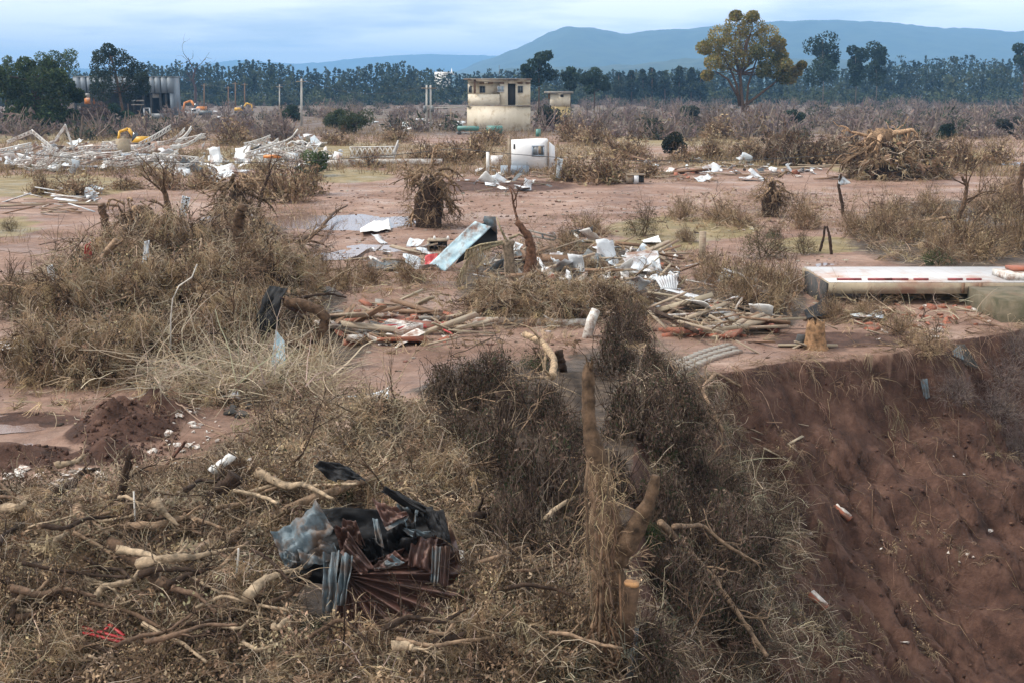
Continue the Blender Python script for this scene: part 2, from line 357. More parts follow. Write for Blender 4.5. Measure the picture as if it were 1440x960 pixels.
def pal(cols, n, v=.2):
    c = np.array(cols)[rng.integers(0, len(cols), n)]; return np.clip(c * rng.uniform(1 - v, 1 + v, (n, 1)) * (1 + rng.normal(0, .04, (n, 3))), .003, 1)
TAN = [(.34, .245, .15), (.23, .155, .095), (.42, .315, .20), (.14, .092, .058), (.28, .195, .125)]
PALE = [(.40, .33, .25), (.34, .27, .19), (.46, .38, .28)]
DARKLEAF = [(.075, .048, .035), (.11, .072, .053), (.05, .034, .026), (.17, .12, .09), (.04, .046, .024)]
GREEN = [(.035, .060, .022), (.055, .085, .03), (.025, .042, .018)]
GREYTW = [(.16, .125, .115), (.20, .155, .135), (.125, .095, .09), (.24, .19, .155)]
BARK = (.105, .068, .045); BARKD = (.05, .033, .024); BARKP = (.24, .17, .115)
def wander(p0, p1, k=8, amp=.08, sag=0):
    p0 = np.array(p0, float); p1 = np.array(p1, float); t = np.linspace(0, 1, k)[:, None]
    P = p0 + (p1 - p0) * t; L = np.linalg.norm(p1 - p0); o = np.cumsum(rng.normal(0, amp * L / k ** .5, (k, 3)), 0); o = o - o[:1] - (o[-1:] - o[:1]) * t
    P = P + o; P[:, 2] -= sag * 4 * (t * (1 - t))[:, 0]; return P
def branchy(mb, p, d, L, r, depth_, col, nb=3, spread=.6, n=5, up=.0, rmin=.004):
    """a limb that forks"""
    d = np.array(d, float); d /= np.linalg.norm(d); k = 5; P = [np.array(p, float)]
    for i in range(k):
        d = d + rng.normal(0, .16, 3); d[2] += up; d /= np.linalg.norm(d); P.append(P[-1] + d * L / k)
    mb.tube(P, np.linspace(r, max(r * .55, rmin), k + 1), n, col, .12)
    tips = [P[-1]]
    if depth_ > 0:
        for i in range(nb):
            j = rng.integers(2, k + 1); dd = d + rng.normal(0, spread, 3)
            tips += branchy(mb, P[j], dd, L * rng.uniform(.5, .8), max(r * .5, rmin), depth_ - 1, col, nb, spread, max(n - 1, 3), up, rmin)
    return tips

# ================================================================== the setting
def axis(parts):
    return np.unique(np.round(np.concatenate(parts), 4))
gx = axis([np.arange(-16, 16.01, .12), np.geomspace(16.2, 9000, 110), -np.geomspace(16.2, 9000, 110)])
gy = axis([np.linspace(-60, 8, 12), np.arange(8, 33, .11), 33 + np.cumsum(np.geomspace(.13, 900, 170))])
XX, YY = np.meshgrid(gx, gy); ZZ = ground_h(XX, YY)
PX, PY = project(XX, YY, ZZ)
front = YY > 5
def blot(L):
    t = np.zeros(XX.shape)
    for cx, cy, rx, ry in L:
        t = np.maximum(t, np.clip(1.25 - .5 * (((PX - cx) / rx) ** 2 + ((PY - cy) / ry) ** 2), 0, 1))
    return t * front
rd = rimdist(XX, YY)
m_soil = np.clip((rd + .9 * fbm(XX / 2.2, YY / 2.2, 4, 31)) / .25 + .6, 0, 1)
m_soil = np.maximum(m_soil, np.clip(bumps(XX, YY, SPOIL) * 5, 0, 1))
m_soil = np.maximum(m_soil, .8 * blot([(40, 590, 70, 10), (1180, 478, 90, 10), (700, 262, 100, 8)]))
m_grass = blot([(60, 262, 110, 14), (960, 322, 90, 14), (480, 248, 60, 8), (1240, 240, 60, 5), (1150, 345, 60, 10), (920, 345, 60, 8), (15, 320, 30, 14)])
m_grass = np.maximum(m_grass, np.clip((YY - 82) / 14, 0, .8) * (.55 + 1.3 * fbm(XX / 22, YY / 30, 3, 77)))
m_lit = np.clip(bumps(XX, YY, MOUNDS) * 3.2, 0, 1)
m_lit = np.maximum(m_lit, blot([(150, 850, 330, 140), (560, 870, 260, 150), (480, 660, 160, 60), (300, 480, 180, 60), (700, 640, 110, 110), (880, 620, 140, 110), (1000, 800, 120, 160), (800, 400, 130, 45), (1050, 425, 70, 40), (1350, 330, 130, 40)]))
m_lit = np.maximum(m_lit, .55 * np.clip((YY - 110) / 60, 0, 1))
colr = np.stack([m_soil, np.clip(m_grass, 0, 1), np.clip(m_lit, 0, 1)], -1).reshape(-1, 3)
nx, ny = len(gx), len(gy)
i = (np.arange(ny - 1)[:, None] * nx + np.arange(nx - 1)[None]).ravel()
g = MB().add(np.stack([XX, YY, ZZ], -1), np.stack([i, i + 1, i + nx + 1, i + nx], -1), col=colr)
tag(g.build('ground', 'ground', smooth=True), kind='structure')

def water(pxs, z):
    P = np.array([atz(a, b, z) for a, b in pxs]); c = P.mean(0); n = 48
    an = np.linspace(0, 2 * np.pi, n, endpoint=False); V = [c]
    e = np.abs(P - c).max(0)
    for k, t_ in enumerate(an): V.append(c + np.array([e[0] * math.cos(t_), e[1] * math.sin(t_), 0]) * (1.5 + .9 * fbm(math.cos(t_) * 2 + 7, math.sin(t_) * 2 + c[0], 3, 5)))
    T = [(0, k + 1, (k + 1) % n + 1) for k in range(n)]
    return tag(MB().add(V, T=T).build('puddle', 'puddle'), kind='structure')
for bx in [(366, 298, 510, 330, 62), (410, 346, 530, 361, 45), (-20, 586, 55, 604, 30), (-30, 622, 55, 640, 25), (1390, 222, 1440, 236, 50), (255, 318, 300, 330, 40), (1150, 372, 1190, 380, 25)]:
    q0, q1 = atz(bx[0], bx[3]), atz(bx[2], bx[1]); hh = ground_h(*np.meshgrid(np.linspace(q0[0], q1[0], 24), np.linspace(q0[1], q1[1], 24)))
    water([(bx[0], bx[1]), (bx[2], bx[3])], float(np.percentile(hh, bx[4])))


# hills far behind
def hills(pts, Y, dep, seed, base=-5):
    px = np.linspace(pts[0][0], pts[-1][0], 220); py = np.interp(px, [p[0] for p in pts], [p[1] for p in pts])
    X = np.array([aty(a, b_, Y) for a, b_ in zip(px, py)]); rows = np.linspace(-1, 1, 40); V = []
    for r_ in rows:
        f_ = max(0, 1 - abs(r_) ** 1.5); yy = Y + r_ * dep
        xx = X[:, 0] * (yy / Y); hh = X[:, 2] * f_
        hh = hh * (1 + .5 * fbm(xx / 700, yy / 700 + 0 * xx, 4, seed) * (1 - f_ ** 3)) + 26 * fbm(xx / 70, yy / 70 + 0 * xx, 4, seed + 3) * f_ ** .5
        V.append(np.stack([xx, np.full(220, yy), np.maximum(hh, 0) + base], -1))
    i = (np.arange(39)[:, None] * 220 + np.arange(219)[None]).ravel()
    return tag(MB().add(np.stack(V), np.stack([i, i + 1, i + 221, i + 220], -1)).build('hills', 'hill_forest', smooth=True), kind='structure')
hills([(560, 128), (620, 108), (680, 84), (730, 66), (770, 46), (800, 35), (840, 40), (880, 47), (930, 42), (970, 40), (1040, 33), (1100, 29), (1160, 26), (1230, 30), (1310, 36), (1380, 40), (1440, 43), (1600, 50), (2000, 70)], 5200, 1500, 4)
hills([(560, 118), (640, 104), (700, 98), (800, 92), (900, 88), (960, 80), (1040, 84), (1150, 80), (1300, 92), (1440, 96), (1900, 110)], 3000, 500, 14)
hills([(-700, 100), (-200, 94), (0, 92), (120, 96), (240, 98), (330, 84), (420, 90), (520, 80), (600, 76), (700, 78), (900, 84)], 9000, 2000, 24)

# ------------------------------------------------------------------ far wood and scrub
def crown(mb, clumps, n, size, cols, aspect=.6, hang=0):
    """leaf-sized faces filling clumps [(centre, radii)], denser toward each clump's shell"""
    for c_, r_ in clumps:
        q = rng.normal(size=(n, 3)); q /= np.linalg.norm(q, axis=1)[:, None]; q *= rng.uniform(.25, 1, (n, 1)) ** .45
        k = rng.uniform(.7, 1.3)
        mb.leaves(np.array(c_) + q * np.array(r_), size, aspect, np.clip(pal(cols, n) * k, .003, 1), hang)
TOP = [(-700, 96), (-300, 92), (150, 100), (205, 90), (240, 89), (330, 93), (350, 88), (375, 85), (400, 88), (430, 98), (490, 98), (520, 91), (560, 89), (600, 99), (650, 104), (720, 101), (745, 96), (870, 101), (920, 97), (1000, 99), (1130, 103), (1180, 99), (1250, 88), (1300, 83), (1440, 81), (1700, 84), (2400, 88)]
fw = MB(); WOODC = [(.022, .034, .018), (.030, .042, .022), (.018, .026, .016), (.045, .055, .028)]
WOODL = [(.05, .062, .03), (.065, .075, .035), (.04, .05, .028)]
for row, Y in ((0, 600), (1, 680), (2, 780)):
    x = -650.0
    while x < 2300:
        x += rng.uniform(3, 10)
        ty = np.interp(x, [p_[0] for p_ in TOP], [p_[1] for p_ in TOP]) + rng.normal(0, 2.4) + (2 - row) * 5 + 5 * (vn(x / 26, row * 3.3, 12) - .35)
        if row == 0: ty += rng.uniform(4, 18)
        if rng.random() < .05 and row > 0: ty -= rng.uniform(3, 8)
        b_ = aty(x, 140, Y + rng.uniform(-30, 30)); z0 = gz(b_[0], b_[1]); top = aty(x, ty, b_[1])[2]; H = max(top - z0, 4)
        w = rng.uniform(1.6, 5.0); n = int(70 + 14 * w); tt = rng.uniform(.04, 1, n) ** .8; ang = rng.uniform(0, 6.28, n)
        lob = 1 + .5 * np.sin(ang * 2 + tt * 9 + x)
        rr = lob * (w * np.clip(1.2 - tt, .12, 1) if rng.random() < .35 else w * np.sqrt(np.clip(1 - (tt * 1.7 - .8) ** 2, .05, 1))) * rng.uniform(.2, 1, n)
        fw.leaves(np.stack([b_[0] + rr * np.cos(ang), b_[1] + rr * np.sin(ang), z0 + tt * H], -1), 1.7, .75, pal(WOODL if rng.random() < (.45 if row == 0 else .15) else WOODC, n) * rng.uniform(.6, 1.5))
for k in range(980):
    b_ = aty(rng.uniform(-650, 2300), 141, rng.uniform(540, 600)); z0 = gz(b_[0], b_[1]); w = rng.uniform(2, 6); n = 60; q = rng.normal(size=(n, 3)); q /= np.linalg.norm(q, axis=1)[:, None]; q *= rng.uniform(.2, 1, (n, 1)) ** .5
    fw.leaves(np.array([b_[0], b_[1], z0 + w * .5]) + q * [w, w, w * rng.uniform(.6, 1.1)], 1.5, .75, pal(WOODL if rng.random() < .6 else WOODC, n) * rng.uniform(.7, 1.6))
tag(fw.build('distant_forest', 'leaf'), 'dark green far wood closing off the brown fields', 'forest', kind='stuff')
sc_ = MB()
def scrub(mb, x, y, w, h, cols, n=90, size=None):
    z0 = gz(x, y); q = rng.normal(size=(n, 3)); q /= np.linalg.norm(q, axis=1)[:, None]; q *= rng.uniform(.1, 1, (n, 1)) ** .5; q[:, 2] = np.abs(q[:, 2])
    size = size or max(.28, w * .2)
    mb.leaves(np.array([x, y, z0]) + q * np.array([w / 2, w / 2, h]), size, .35, pal(cols, n) * rng.uniform(.75, 1.25))
    m_ = n // 3; p0 = np.array([[x, y, z0]]) + rng.normal(0, .15 * w, (m_, 3)) * [1, 1, 0]
    mb.strands(p0, rng.normal(0, .5, (m_, 3)) + [0, 0, 1], h * rng.uniform(.6, 1.3, m_), size * .22, 3, .02, .2, pal(GREYTW, m_))
for k in range(2500):
    Y = 145 * (640 / 145) ** rng.random(); x = Y * rng.uniform(-.80, .88)
    px = 720 + x / Y * F_PX
    if 640 < px < 760 and Y < 215: continue
    if px < 660 and rng.random() < .35: continue
    if vn(x / 30, Y / 40, 8) < .3: continue
    dark = rng.random()
    cols = GREYTW if dark < .60 else ([(.05, .06, .04), (.07, .075, .05), (.035, .045, .03)] if dark < .9 else [(.17, .12, .07), (.2, .15, .1)])
    w = rng.uniform(1.5, 5.0); scrub(sc_, x, Y, w, w * rng.uniform(.45, .9), cols, 80)
tag(sc_.build('distant_scrub', 'leaf'), 'grey brown leafless scrub covering the far fields', 'scrub', kind='stuff')
# dry grass: standing tufts on the plain
dg = MB()
def tufts(mb, cond, n, xr, yr, hgt, w, cols, per=7, droop=.12):
    Y = yr[0] * (yr[1] / yr[0]) ** rng.random(n); X = Y * rng.uniform(xr[0], xr[1], n)
    keep = cond(X, Y); X, Y = X[keep], Y[keep]; n = len(X)
    X = np.repeat(X, per) + rng.normal(0, .2, n * per); Y = np.repeat(Y, per) + rng.normal(0, .2, n * per)
    P = np.stack([X, Y, ground_h(X, Y) - .02], -1); n = len(P); D = rng.normal(0, .42, (n, 3)) + [0, 0, 1]
    mb.strands(P, D, hgt * rng.uniform(.5, 1.4, n), w, 3, droop, .2, pal(cols, n))
DRY = [(.26, .19, .11), (.20, .14, .085), (.32, .245, .15), (.15, .11, .075)]
tufts(dg, lambda x, y: (vn(x / 9, y / 14, 3) > .42) & (rimdist(x, y) < 0), 16000, (-.75, .8), (82, 270), .75, .05, DRY)
tufts(dg, lambda x, y: (vn(x / 5, y / 6, 4) > .63) & (rimdist(x, y) < -.5), 2600, (-.47, .47), (34, 82), .35, .018, DRY)
tag(dg.build('dry_grass', 'fibre'), 'straw coloured dry grass standing on the plain', 'grass', kind='stuff')

# ================================================================== trees behind the plain
def px_tree(name, clumps, base, label, trunk, cols, Y=None, n=140, leaf=.5, group=None, cat='tree', limb_r=None, tcol=BARK, aspect=.6):
    """a tree set out from clump centres (px, py, r px) round a trunk (list of px points from base up); it stands at the ground point below base"""
    p0 = G(*base) if Y is None else np.array([*aty(base[0], base[1], Y)[:2], 0])
    p0[2] = gz(p0[0], p0[1]); s = ppm(p0); Y0 = p0[1]
    root = thing(name, p0, label, cat, group)
    tm = MB(); r0 = limb_r or 1.2 / s
    tp = [p0 - [0, 0, .3]] + [aty(a, b_, Y0) for a, b_ in trunk]; tm.tube(tp, np.linspace(r0, r0 * .45, len(tp)), 8, tcol, .1)
    cl = []; T_ = np.array(tp)
    for a, b_, r_ in clumps:
        c_ = aty(a, b_, Y0); rr = r_ / s * 1.2; c_ = c_ + np.array([0, rng.uniform(-1, 1) * rr * 1.3, 0]); cl.append((c_, (rr, rr, rr * .85)))
        j = T_[min(len(T_) - 1, int(rng.integers(max(1, len(T_) // 2), len(T_))))]
        if c_[2] < j[2]: j = T_[max(1, len(T_) // 2)]
        tm.tube(wander(j, c_, 6, .06, -.02 * np.linalg.norm(c_ - j)), np.linspace(r0 * .38, r0 * .1, 6), 5, tcol, .1)
    tm.build('trunk', 'bark', root)
    cm = MB(); crown(cm, cl, int(n * 2.2), leaf * 1.15, cols, aspect); cm.build('crown', 'leaf', root)
    return root
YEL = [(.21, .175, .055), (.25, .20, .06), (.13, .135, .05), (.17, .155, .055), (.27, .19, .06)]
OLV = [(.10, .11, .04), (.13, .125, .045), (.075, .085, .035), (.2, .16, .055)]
BLUEG = [(.028, .045, .028), (.036, .055, .032), (.02, .034, .022)]
# the big yellowing tree: its two halves differ in colour, so it gets two crowns
bt = px_tree('broad_tree', [(1038, 36, 17), (1060, 38, 17), (1015, 50, 15), (1080, 50, 15), (1000, 66, 14), (1024, 66, 16), (1048, 60, 16), (1070, 70, 14), (990, 68, 10), (1000, 88, 11), (1020, 88, 12), (996, 106, 8), (1092, 62, 10), (1098, 78, 10), (1045, 84, 12), (1036, 22, 8), (1056, 24, 8), (1100, 92, 10), (1122, 100, 9), (1114, 110, 9), (1126, 92, 6)], (1046, 172),
    'tall spreading tree with yellowing leaves rising alone from the scrub', [(1044, 150), (1042, 125), (1041, 105), (1046, 80), (1050, 55)], YEL, n=380, leaf=.40, limb_r=.42)
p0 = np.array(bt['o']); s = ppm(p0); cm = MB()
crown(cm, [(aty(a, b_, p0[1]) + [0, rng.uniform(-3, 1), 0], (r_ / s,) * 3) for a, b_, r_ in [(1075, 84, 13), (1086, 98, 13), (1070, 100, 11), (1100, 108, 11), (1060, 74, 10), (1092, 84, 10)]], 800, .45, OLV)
o = cm.build('crown', 'leaf', bt); o['label'] = 'greener side of the crown'
tm = MB()
for a in [[(1044, 168), (1050, 150), (1052, 120), (1062, 90), (1072, 60)], [(1046, 150), (1062, 138), (1080, 124), (1096, 112), (1112, 104)], [(1040, 150), (1036, 120), (1026, 95), (1012, 72)], [(1040, 140), (1024, 112), (1006, 100)], [(1041, 110), (1034, 80), (1034, 45)]]:
    tm.tube([aty(x, y, p0[1]) for x, y in a], np.linspace(.33, .09, len(a)), 6, BARK, .1)
tm.build('limb', 'bark', bt)
# eucalypts and other single trees in front of the far wood
def euc(px, top, base, w, label, Y, n=110):
    cl = [(px + rng.uniform(-.35, .35) * w, y, w * rng.uniform(.22, .38)) for y in np.linspace(top + w * .2, top + (base - top) * .62, 10)]
    return px_tree('eucalyptus_tree', cl, (px, base), label, [(px + 1, base - 20), (px, top + (base - top) * .4), (px, top + 6)], BLUEG, Y=Y, n=n, leaf=.9, limb_r=.22, tcol=(.16, .14, .125))
euc(1157, 50, 142, 44, 'tall eucalyptus with a split feathery crown beside the yellowing tree', 420, 150)
euc(1203, 66, 144, 24, 'slim eucalyptus with a pale bare trunk behind the scrub', 430)
euc(1232, 62, 143, 26, 'eucalyptus with a pointed oval crown behind the scrub', 440)
px_tree('tall_tree', [(760, 82, 8), (770, 78, 7), (748, 92, 9), (765, 96, 9), (775, 106, 8), (742, 104, 8), (756, 112, 9), (738, 96, 5)], (758, 142), 'tall loose crowned tree rising behind the abandoned two storey house', [(758, 120), (758, 100), (762, 85)], BLUEG, Y=330, n=120, leaf=.8)
px_tree('round_tree', [(836, 104, 9), (826, 112, 9), (844, 114, 10), (832, 124, 9), (850, 122, 7)], (836, 145), 'dark round crowned tree beside the small tower', [(836, 130), (836, 112)], BLUEG, Y=330, n=120, leaf=.8)
px_tree('round_tree', [(803, 100, 6), (796, 108, 7), (808, 110, 7), (802, 120, 8)], (802, 145), 'smaller dark tree standing behind the small tower', [(802, 128), (802, 108)], BLUEG, Y=340, n=110, leaf=.8)
for k, (a, tp_) in enumerate([(870, 100), (888, 98), (904, 96), (917, 94), (935, 99), (955, 92), (972, 94), (985, 102)]):
    px_tree('conifer_tree', [(a, tp_ + 5, 3), (a, tp_ + 12, 5), (a - 1, tp_ + 20, 7), (a + 1, tp_ + 28, 8), (a, tp_ + 36, 8)], (a, 142), 'dark conifer in the row behind the grey scrub', [(a, 125), (a, tp_ + 3)], WOODC, Y=520, n=60, leaf=1.3, group='conifers behind the scrub')
px_tree('eucalyptus_tree', [(1436, 68, 7), (1444, 78, 9), (1432, 84, 7), (1446, 96, 10)], (1440, 142), 'tall eucalyptus overtopping the level edge of the far wood', [(1440, 120), (1440, 75)], BLUEG, Y=420, n=110, leaf=.9)
# left group round the grey hall
px_tree('broad_tree', [(20, 110, 18), (45, 105, 20), (70, 112, 18), (30, 130, 22), (60, 135, 24), (90, 140, 18), (15, 145, 20), (45, 155, 20), (80, 158, 18), (98, 122, 12), (5, 125, 16), (15, 165, 14), (40, 172, 14), (70, 95, 12), (30, 92, 12), (85, 108, 12), (0, 105, 14), (105, 135, 10), (60, 170, 14), (95, 165, 12)], (50, 184), 'broad dark green tree with low hanging crown beside the grey hall', [(50, 165), (48, 140), (46, 115)], [(.035, .055, .022), (.05, .075, .03), (.026, .04, .02), (.08, .10, .045)], n=330, leaf=.45, limb_r=.4)
px_tree('slender_tree', [(62, 82, 9), (78, 80, 9), (92, 84, 10), (104, 78, 9), (100, 92, 11), (70, 92, 8), (84, 96, 9)], (85, 172), 'light green open crowned tree rising behind the dark broad tree', [(85, 130), (85, 95)], [(.07, .10, .05), (.09, .12, .06), (.05, .075, .04)], Y=285, n=130, leaf=.45)
px_tree('slender_tree', [(10, 84, 6), (14, 92, 8), (4, 98, 8)], (8, 172), 'thin crowned tree poking up beside the dark broad tree', [(9, 130), (10, 90)], [(.07, .10, .05), (.09, .12, .06)], Y=285, n=90, leaf=.45)
px_tree('round_tree', [(150, 70, 9), (140, 80, 10), (162, 80, 12), (150, 95, 16), (175, 92, 14), (190, 100, 13), (140, 110, 14), (165, 112, 18), (190, 118, 15), (200, 110, 9), (150, 130, 14), (175, 132, 14), (198, 125, 10), (138, 125, 9)], (172, 172), 'big dark evergreen with a rounded crown hiding the middle of the hall', [(172, 155), (168, 130), (162, 100), (155, 80)], [(.022, .034, .02), (.032, .045, .026), (.016, .026, .016), (.045, .055, .032)], n=280, leaf=.4, limb_r=.35)
for a, b_, r_, cols, lab in [(80, 182, 22, [(.05, .10, .03), (.04, .08, .025), (.07, .13, .04)], 'bright green low shrub below the dark broad tree'), (168, 176, 20, [(.03, .06, .03), (.025, .045, .025)], 'dark green shrub before the open front of the hall'),
        (130, 182, 24, [(.09, .065, .06), (.07, .05, .045), (.12, .085, .075)], 'brown withered shrub between the two green shrubs'), (500, 188, 26, [(.06, .075, .035), (.08, .09, .045), (.045, .06, .03)], 'loose green shrub behind the white lattice girder'), (470, 180, 18, [(.06, .075, .035), (.05, .065, .03)], 'smaller green shrub beside the loose green one'),
        (408, 172, 15, [(.04, .055, .03), (.03, .045, .025)], 'dark leaning shrub at the foot of the street pole'), (1330, 196, 15, [(.03, .045, .03), (.025, .038, .026)], 'dark upright evergreen shrub in the grey scrub'), (1296, 176, 12, [(.04, .06, .04), (.03, .045, .03)], 'dark green round shrub in the grey scrub'),
        (945, 216, 19, [(.022, .026, .016), (.03, .034, .02)], 'nearly black low bush on the straw grass'), (772, 180, 20, [(.045, .05, .035), (.03, .035, .025), (.06, .06, .045)], 'dark shrub growing before the small tower'), (440, 248, 26, [(.06, .085, .035), (.045, .07, .03), (.09, .11, .05)], 'green shrub growing through the white twisted scrap'),
        (1120, 180, 18, [(.045, .06, .04), (.035, .05, .035)], 'dark green scrub tree behind the drift bank'), (920, 190, 16, [(.06, .07, .05), (.08, .085, .06)], 'grey green bush behind the straw grass'), (970, 175, 16, [(.05, .06, .045), (.07, .075, .055)], 'grey green round bush left of the yellowing tree trunk'), (1420, 190, 16, [(.045, .05, .04), (.06, .06, .05)], 'dark twiggy bush at the edge of the grey scrub')]:
    cl = [(a + rng.uniform(-.6, .6) * r_, b_ - r_ * rng.uniform(.25, 1.25), r_ * rng.uniform(.3, .5)) for _ in range(9)]
    px_tree('shrub', cl, (a, b_), lab, [(a, b_ - r_ * .4), (a + 2, b_ - r_ * .9)], cols, n=130, leaf=3.2 / ppm(G(a, b_)), cat='shrub', limb_r=2 / ppm(G(a, b_)), aspect=.5)

# ================================================================== buildings and far objects
def U(p0, s):   # metres from pixels at a thing's depth
    return lambda px, py, dy=0.0: aty(px, py, p0[1] + dy)
def rect(mb, P, x0, y0, x1, y1, d0, d1):
    """box whose front face covers the pixel rectangle at depth offset d0, reaching back to d1"""
    a = P(x0, y1, 0); b_ = P(x1, y0, 0)
    return mb.box(((a[0] + b_[0]) / 2, a[1] + (d0 + d1) / 2, (a[2] + b_[2]) / 2), (abs(b_[0] - a[0]), abs(d1 - d0), abs(b_[2] - a[2])))
def part(root, name, mat, P, rects, link=True):
    mb = MB()
    for r_ in rects: rect(mb, P, *r_)
    return mb.build(name, mat, root)
def window(root, P, x0, y0, x1, y1, d, glass='glass_dark', frame='frame_grey', bars=True):
    f_ = MB(); e = .12 * min(x1 - x0, y1 - y0)
    for r_ in [(x0, y0, x1, y0 + e), (x0, y1 - e, x1, y1), (x0, y0 + e, x0 + e, y1 - e), (x1 - e, y0 + e, x1, y1 - e)]: rect(f_, P, *r_, d - .06, d + .04)
    if bars: rect(f_, P, (x0 + x1 - e) / 2, y0 + e, (x0 + x1 + e) / 2, y1 - e, d - .045, d + .03)
    w_ = f_.build('window', frame, root); g_ = MB(); rect(g_, P, x0 + e, y0 + e, x1 - e, y1 - e, d - .02, d + .01)
    o = g_.build('pane', glass, root); o.parent = w_
# two storey house
p0 = G(702, 184); P = U(p0, 0); h_ = thing('abandoned_house', p0, 'two storey cream stained house with open doorway and flat roof', 'house')
part(h_, 'wall', 'cream_wall', P, [(657, 149, 746, 188, 0, 7), (703, 116, 714, 148.6, .6, 7), (725, 116, 746, 148.6, .6, 7), (657.5, 116, 702.8, 133, 1.6, 7), (714, 113, 725, 118, .6, 7), (657.5, 112.5, 713.9, 115.8, .5, 7), (725.1, 112.5, 746, 115.8, .5, 7), (714, 118, 725, 148.6, 4, 7)])
part(h_, 'balcony_parapet', 'cream_wall', P, [(658, 133, 702.6, 148.6, .3, .55)])
part(h_, 'ledge', 'concrete', P, [(655.5, 148.4, 747.5, 149.6, -.35, .25)])
part(h_, 'roof', 'concrete', P, [(652, 110.8, 748, 112.3, -.6, 7.6)])
part(h_, 'doorway', 'dark_inside', P, [(714.3, 119, 724.7, 148.2, 1.2, 1.3)])
part(h_, 'corner_post', 'wood_brown', P, [(666, 112.6, 669, 132, -.05, .45)])
for x0, y0, x1, y1, gl in [(658.5, 121, 663, 131, 'glass_dark'), (674, 121, 682, 131, 'glass_dark')]: window(h_, P, x0, y0, x1, y1, 1.55, gl)
window(h_, P, 699, 121, 709, 130, .5, 'glass_pale', 'sheet_white'); window(h_, P, 728, 121, 735.5, 131, .5, 'glass_dark', 'frame_grey')
for a in (674, 686, 702, 728, 739): part(h_, 'vent', 'wood_brown', P, [(a, 116, a + 7, 118.2, .42, .5)])
mb = MB(); mb.tube([aty(702, 110, p0[1] + 3), aty(702, 92, p0[1] + 3)], .035, 5); mb.build('antenna', 'frame_grey', h_)
# small tower
p0 = G(786, 178); P = U(p0, 0); h_ = thing('small_tower', p0, 'narrow ochre block tower with flat overhanging roof slab', 'tower')
part(h_, 'wall', 'cream_wall', P, [(774, 132, 802, 150, 0, 3.5)]); part(h_, 'base_wall', 'yellow_wall', P, [(775, 150, 802, 182, .05, 3.4)])
part(h_, 'roof', 'concrete', P, [(766, 128.8, 806, 131.8, -.7, 4)]); part(h_, 'opening', 'dark_inside', P, [(788, 133, 792.5, 137, -.03, .05)]); part(h_, 'side_pier', 'wood_brown', P, [(771, 132, 773.8, 140, .2, 1)])
# grey hall behind the left trees
p0 = G(200, 168); P = U(p0, 0); h_ = thing('industrial_hall', p0, 'long hall with blue grey cladding above a gutted open front', 'building')
for a in np.arange(104, 243, 8.7):
    part(h_, 'cladding_panel', 'grey_clad', P, [(a, 109, a + 8.69, 131.5, 0, .25)])
part(h_, 'roof_edge', 'frame_grey', P, [(103, 107.6, 243.6, 109, -.15, 6)])
part(h_, 'back_wall', 'dark_inside', P, [(104, 109.2, 243, 168, 5, 5.4)]); part(h_, 'side_wall', 'grey_clad', P, [(242, 109.2, 243.4, 168, .7, 4.9)])
part(h_, 'column', 'grey_clad', P, [(240.5, 131.5, 243, 166, .05, .5)])
for a in (105, 128, 172, 187, 201, 212, 225, 233): part(h_, 'column', 'dark_inside', P, [(a, 131.5, a + 1.0, 166, .3, .6)])
part(h_, 'plinth', 'frame_grey', P, [(214, 160, 241.5, 169, -.6, .25)])
window(h_, P, 202, 152, 211, 167, .1, 'dark_inside', 'sheet_white', False)
part(h_, 'sign_board', 'sheet_white', P, [(227, 152, 235, 160, .5, .6)]); part(h_, 'rail', 'concrete', P, [(184, 141, 202, 143, .2, .4), (184, 147, 202, 148.5, .2, .4)])
part(h_, 'torn_panel', 'orange_paint', P, [(110, 138, 124, 147, 4, 4.1)]); [part(h_, 'curtain', 'plaster_white', P, [z_]) for z_ in [(108, 131.6, 127, 137, 2, 2.1), (208, 132, 222, 138, 2, 2.1)]]
# far white church
Yc = 800; pb = aty(632, 112, Yc); pb[2] = gz(pb[0], pb[1]); P = U(pb, 0); h_ = thing('church', pb, 'tiny white church with a pointed spire before the far wood', 'church')
h_['o'] = [float(v) for v in pb]
part(h_, 'nave', 'plaster_white', P, [(621, 104, 640, 140, -70, -60)])
mb = MB(); a = P(617, 105, -70); b_ = P(641, 105, -70); c_ = P(630, 101.5, -70); mb.add([a, b_, c_, a + [0, 10, 0], b_ + [0, 10, 0], c_ + [0, 10, 0]], Q=[(0, 1, 4, 3), (1, 2, 5, 4), (2, 0, 3, 5)], T=[(0, 2, 1), (3, 4, 5)]); mb.build('roof', 'plaster_white', h_)
mb = MB(); a = [P(633.5, 106, -72), P(637, 106, -72), P(637, 106, -66), P(633.5, 106, -66)]; mb.add(a + [P(635, 95.5, -69)], T=[(0, 1, 4), (1, 2, 4), (2, 3, 4), (3, 0, 4)], Q=[(3, 2, 1, 0)]); mb.build('spire', 'plaster_white', h_)
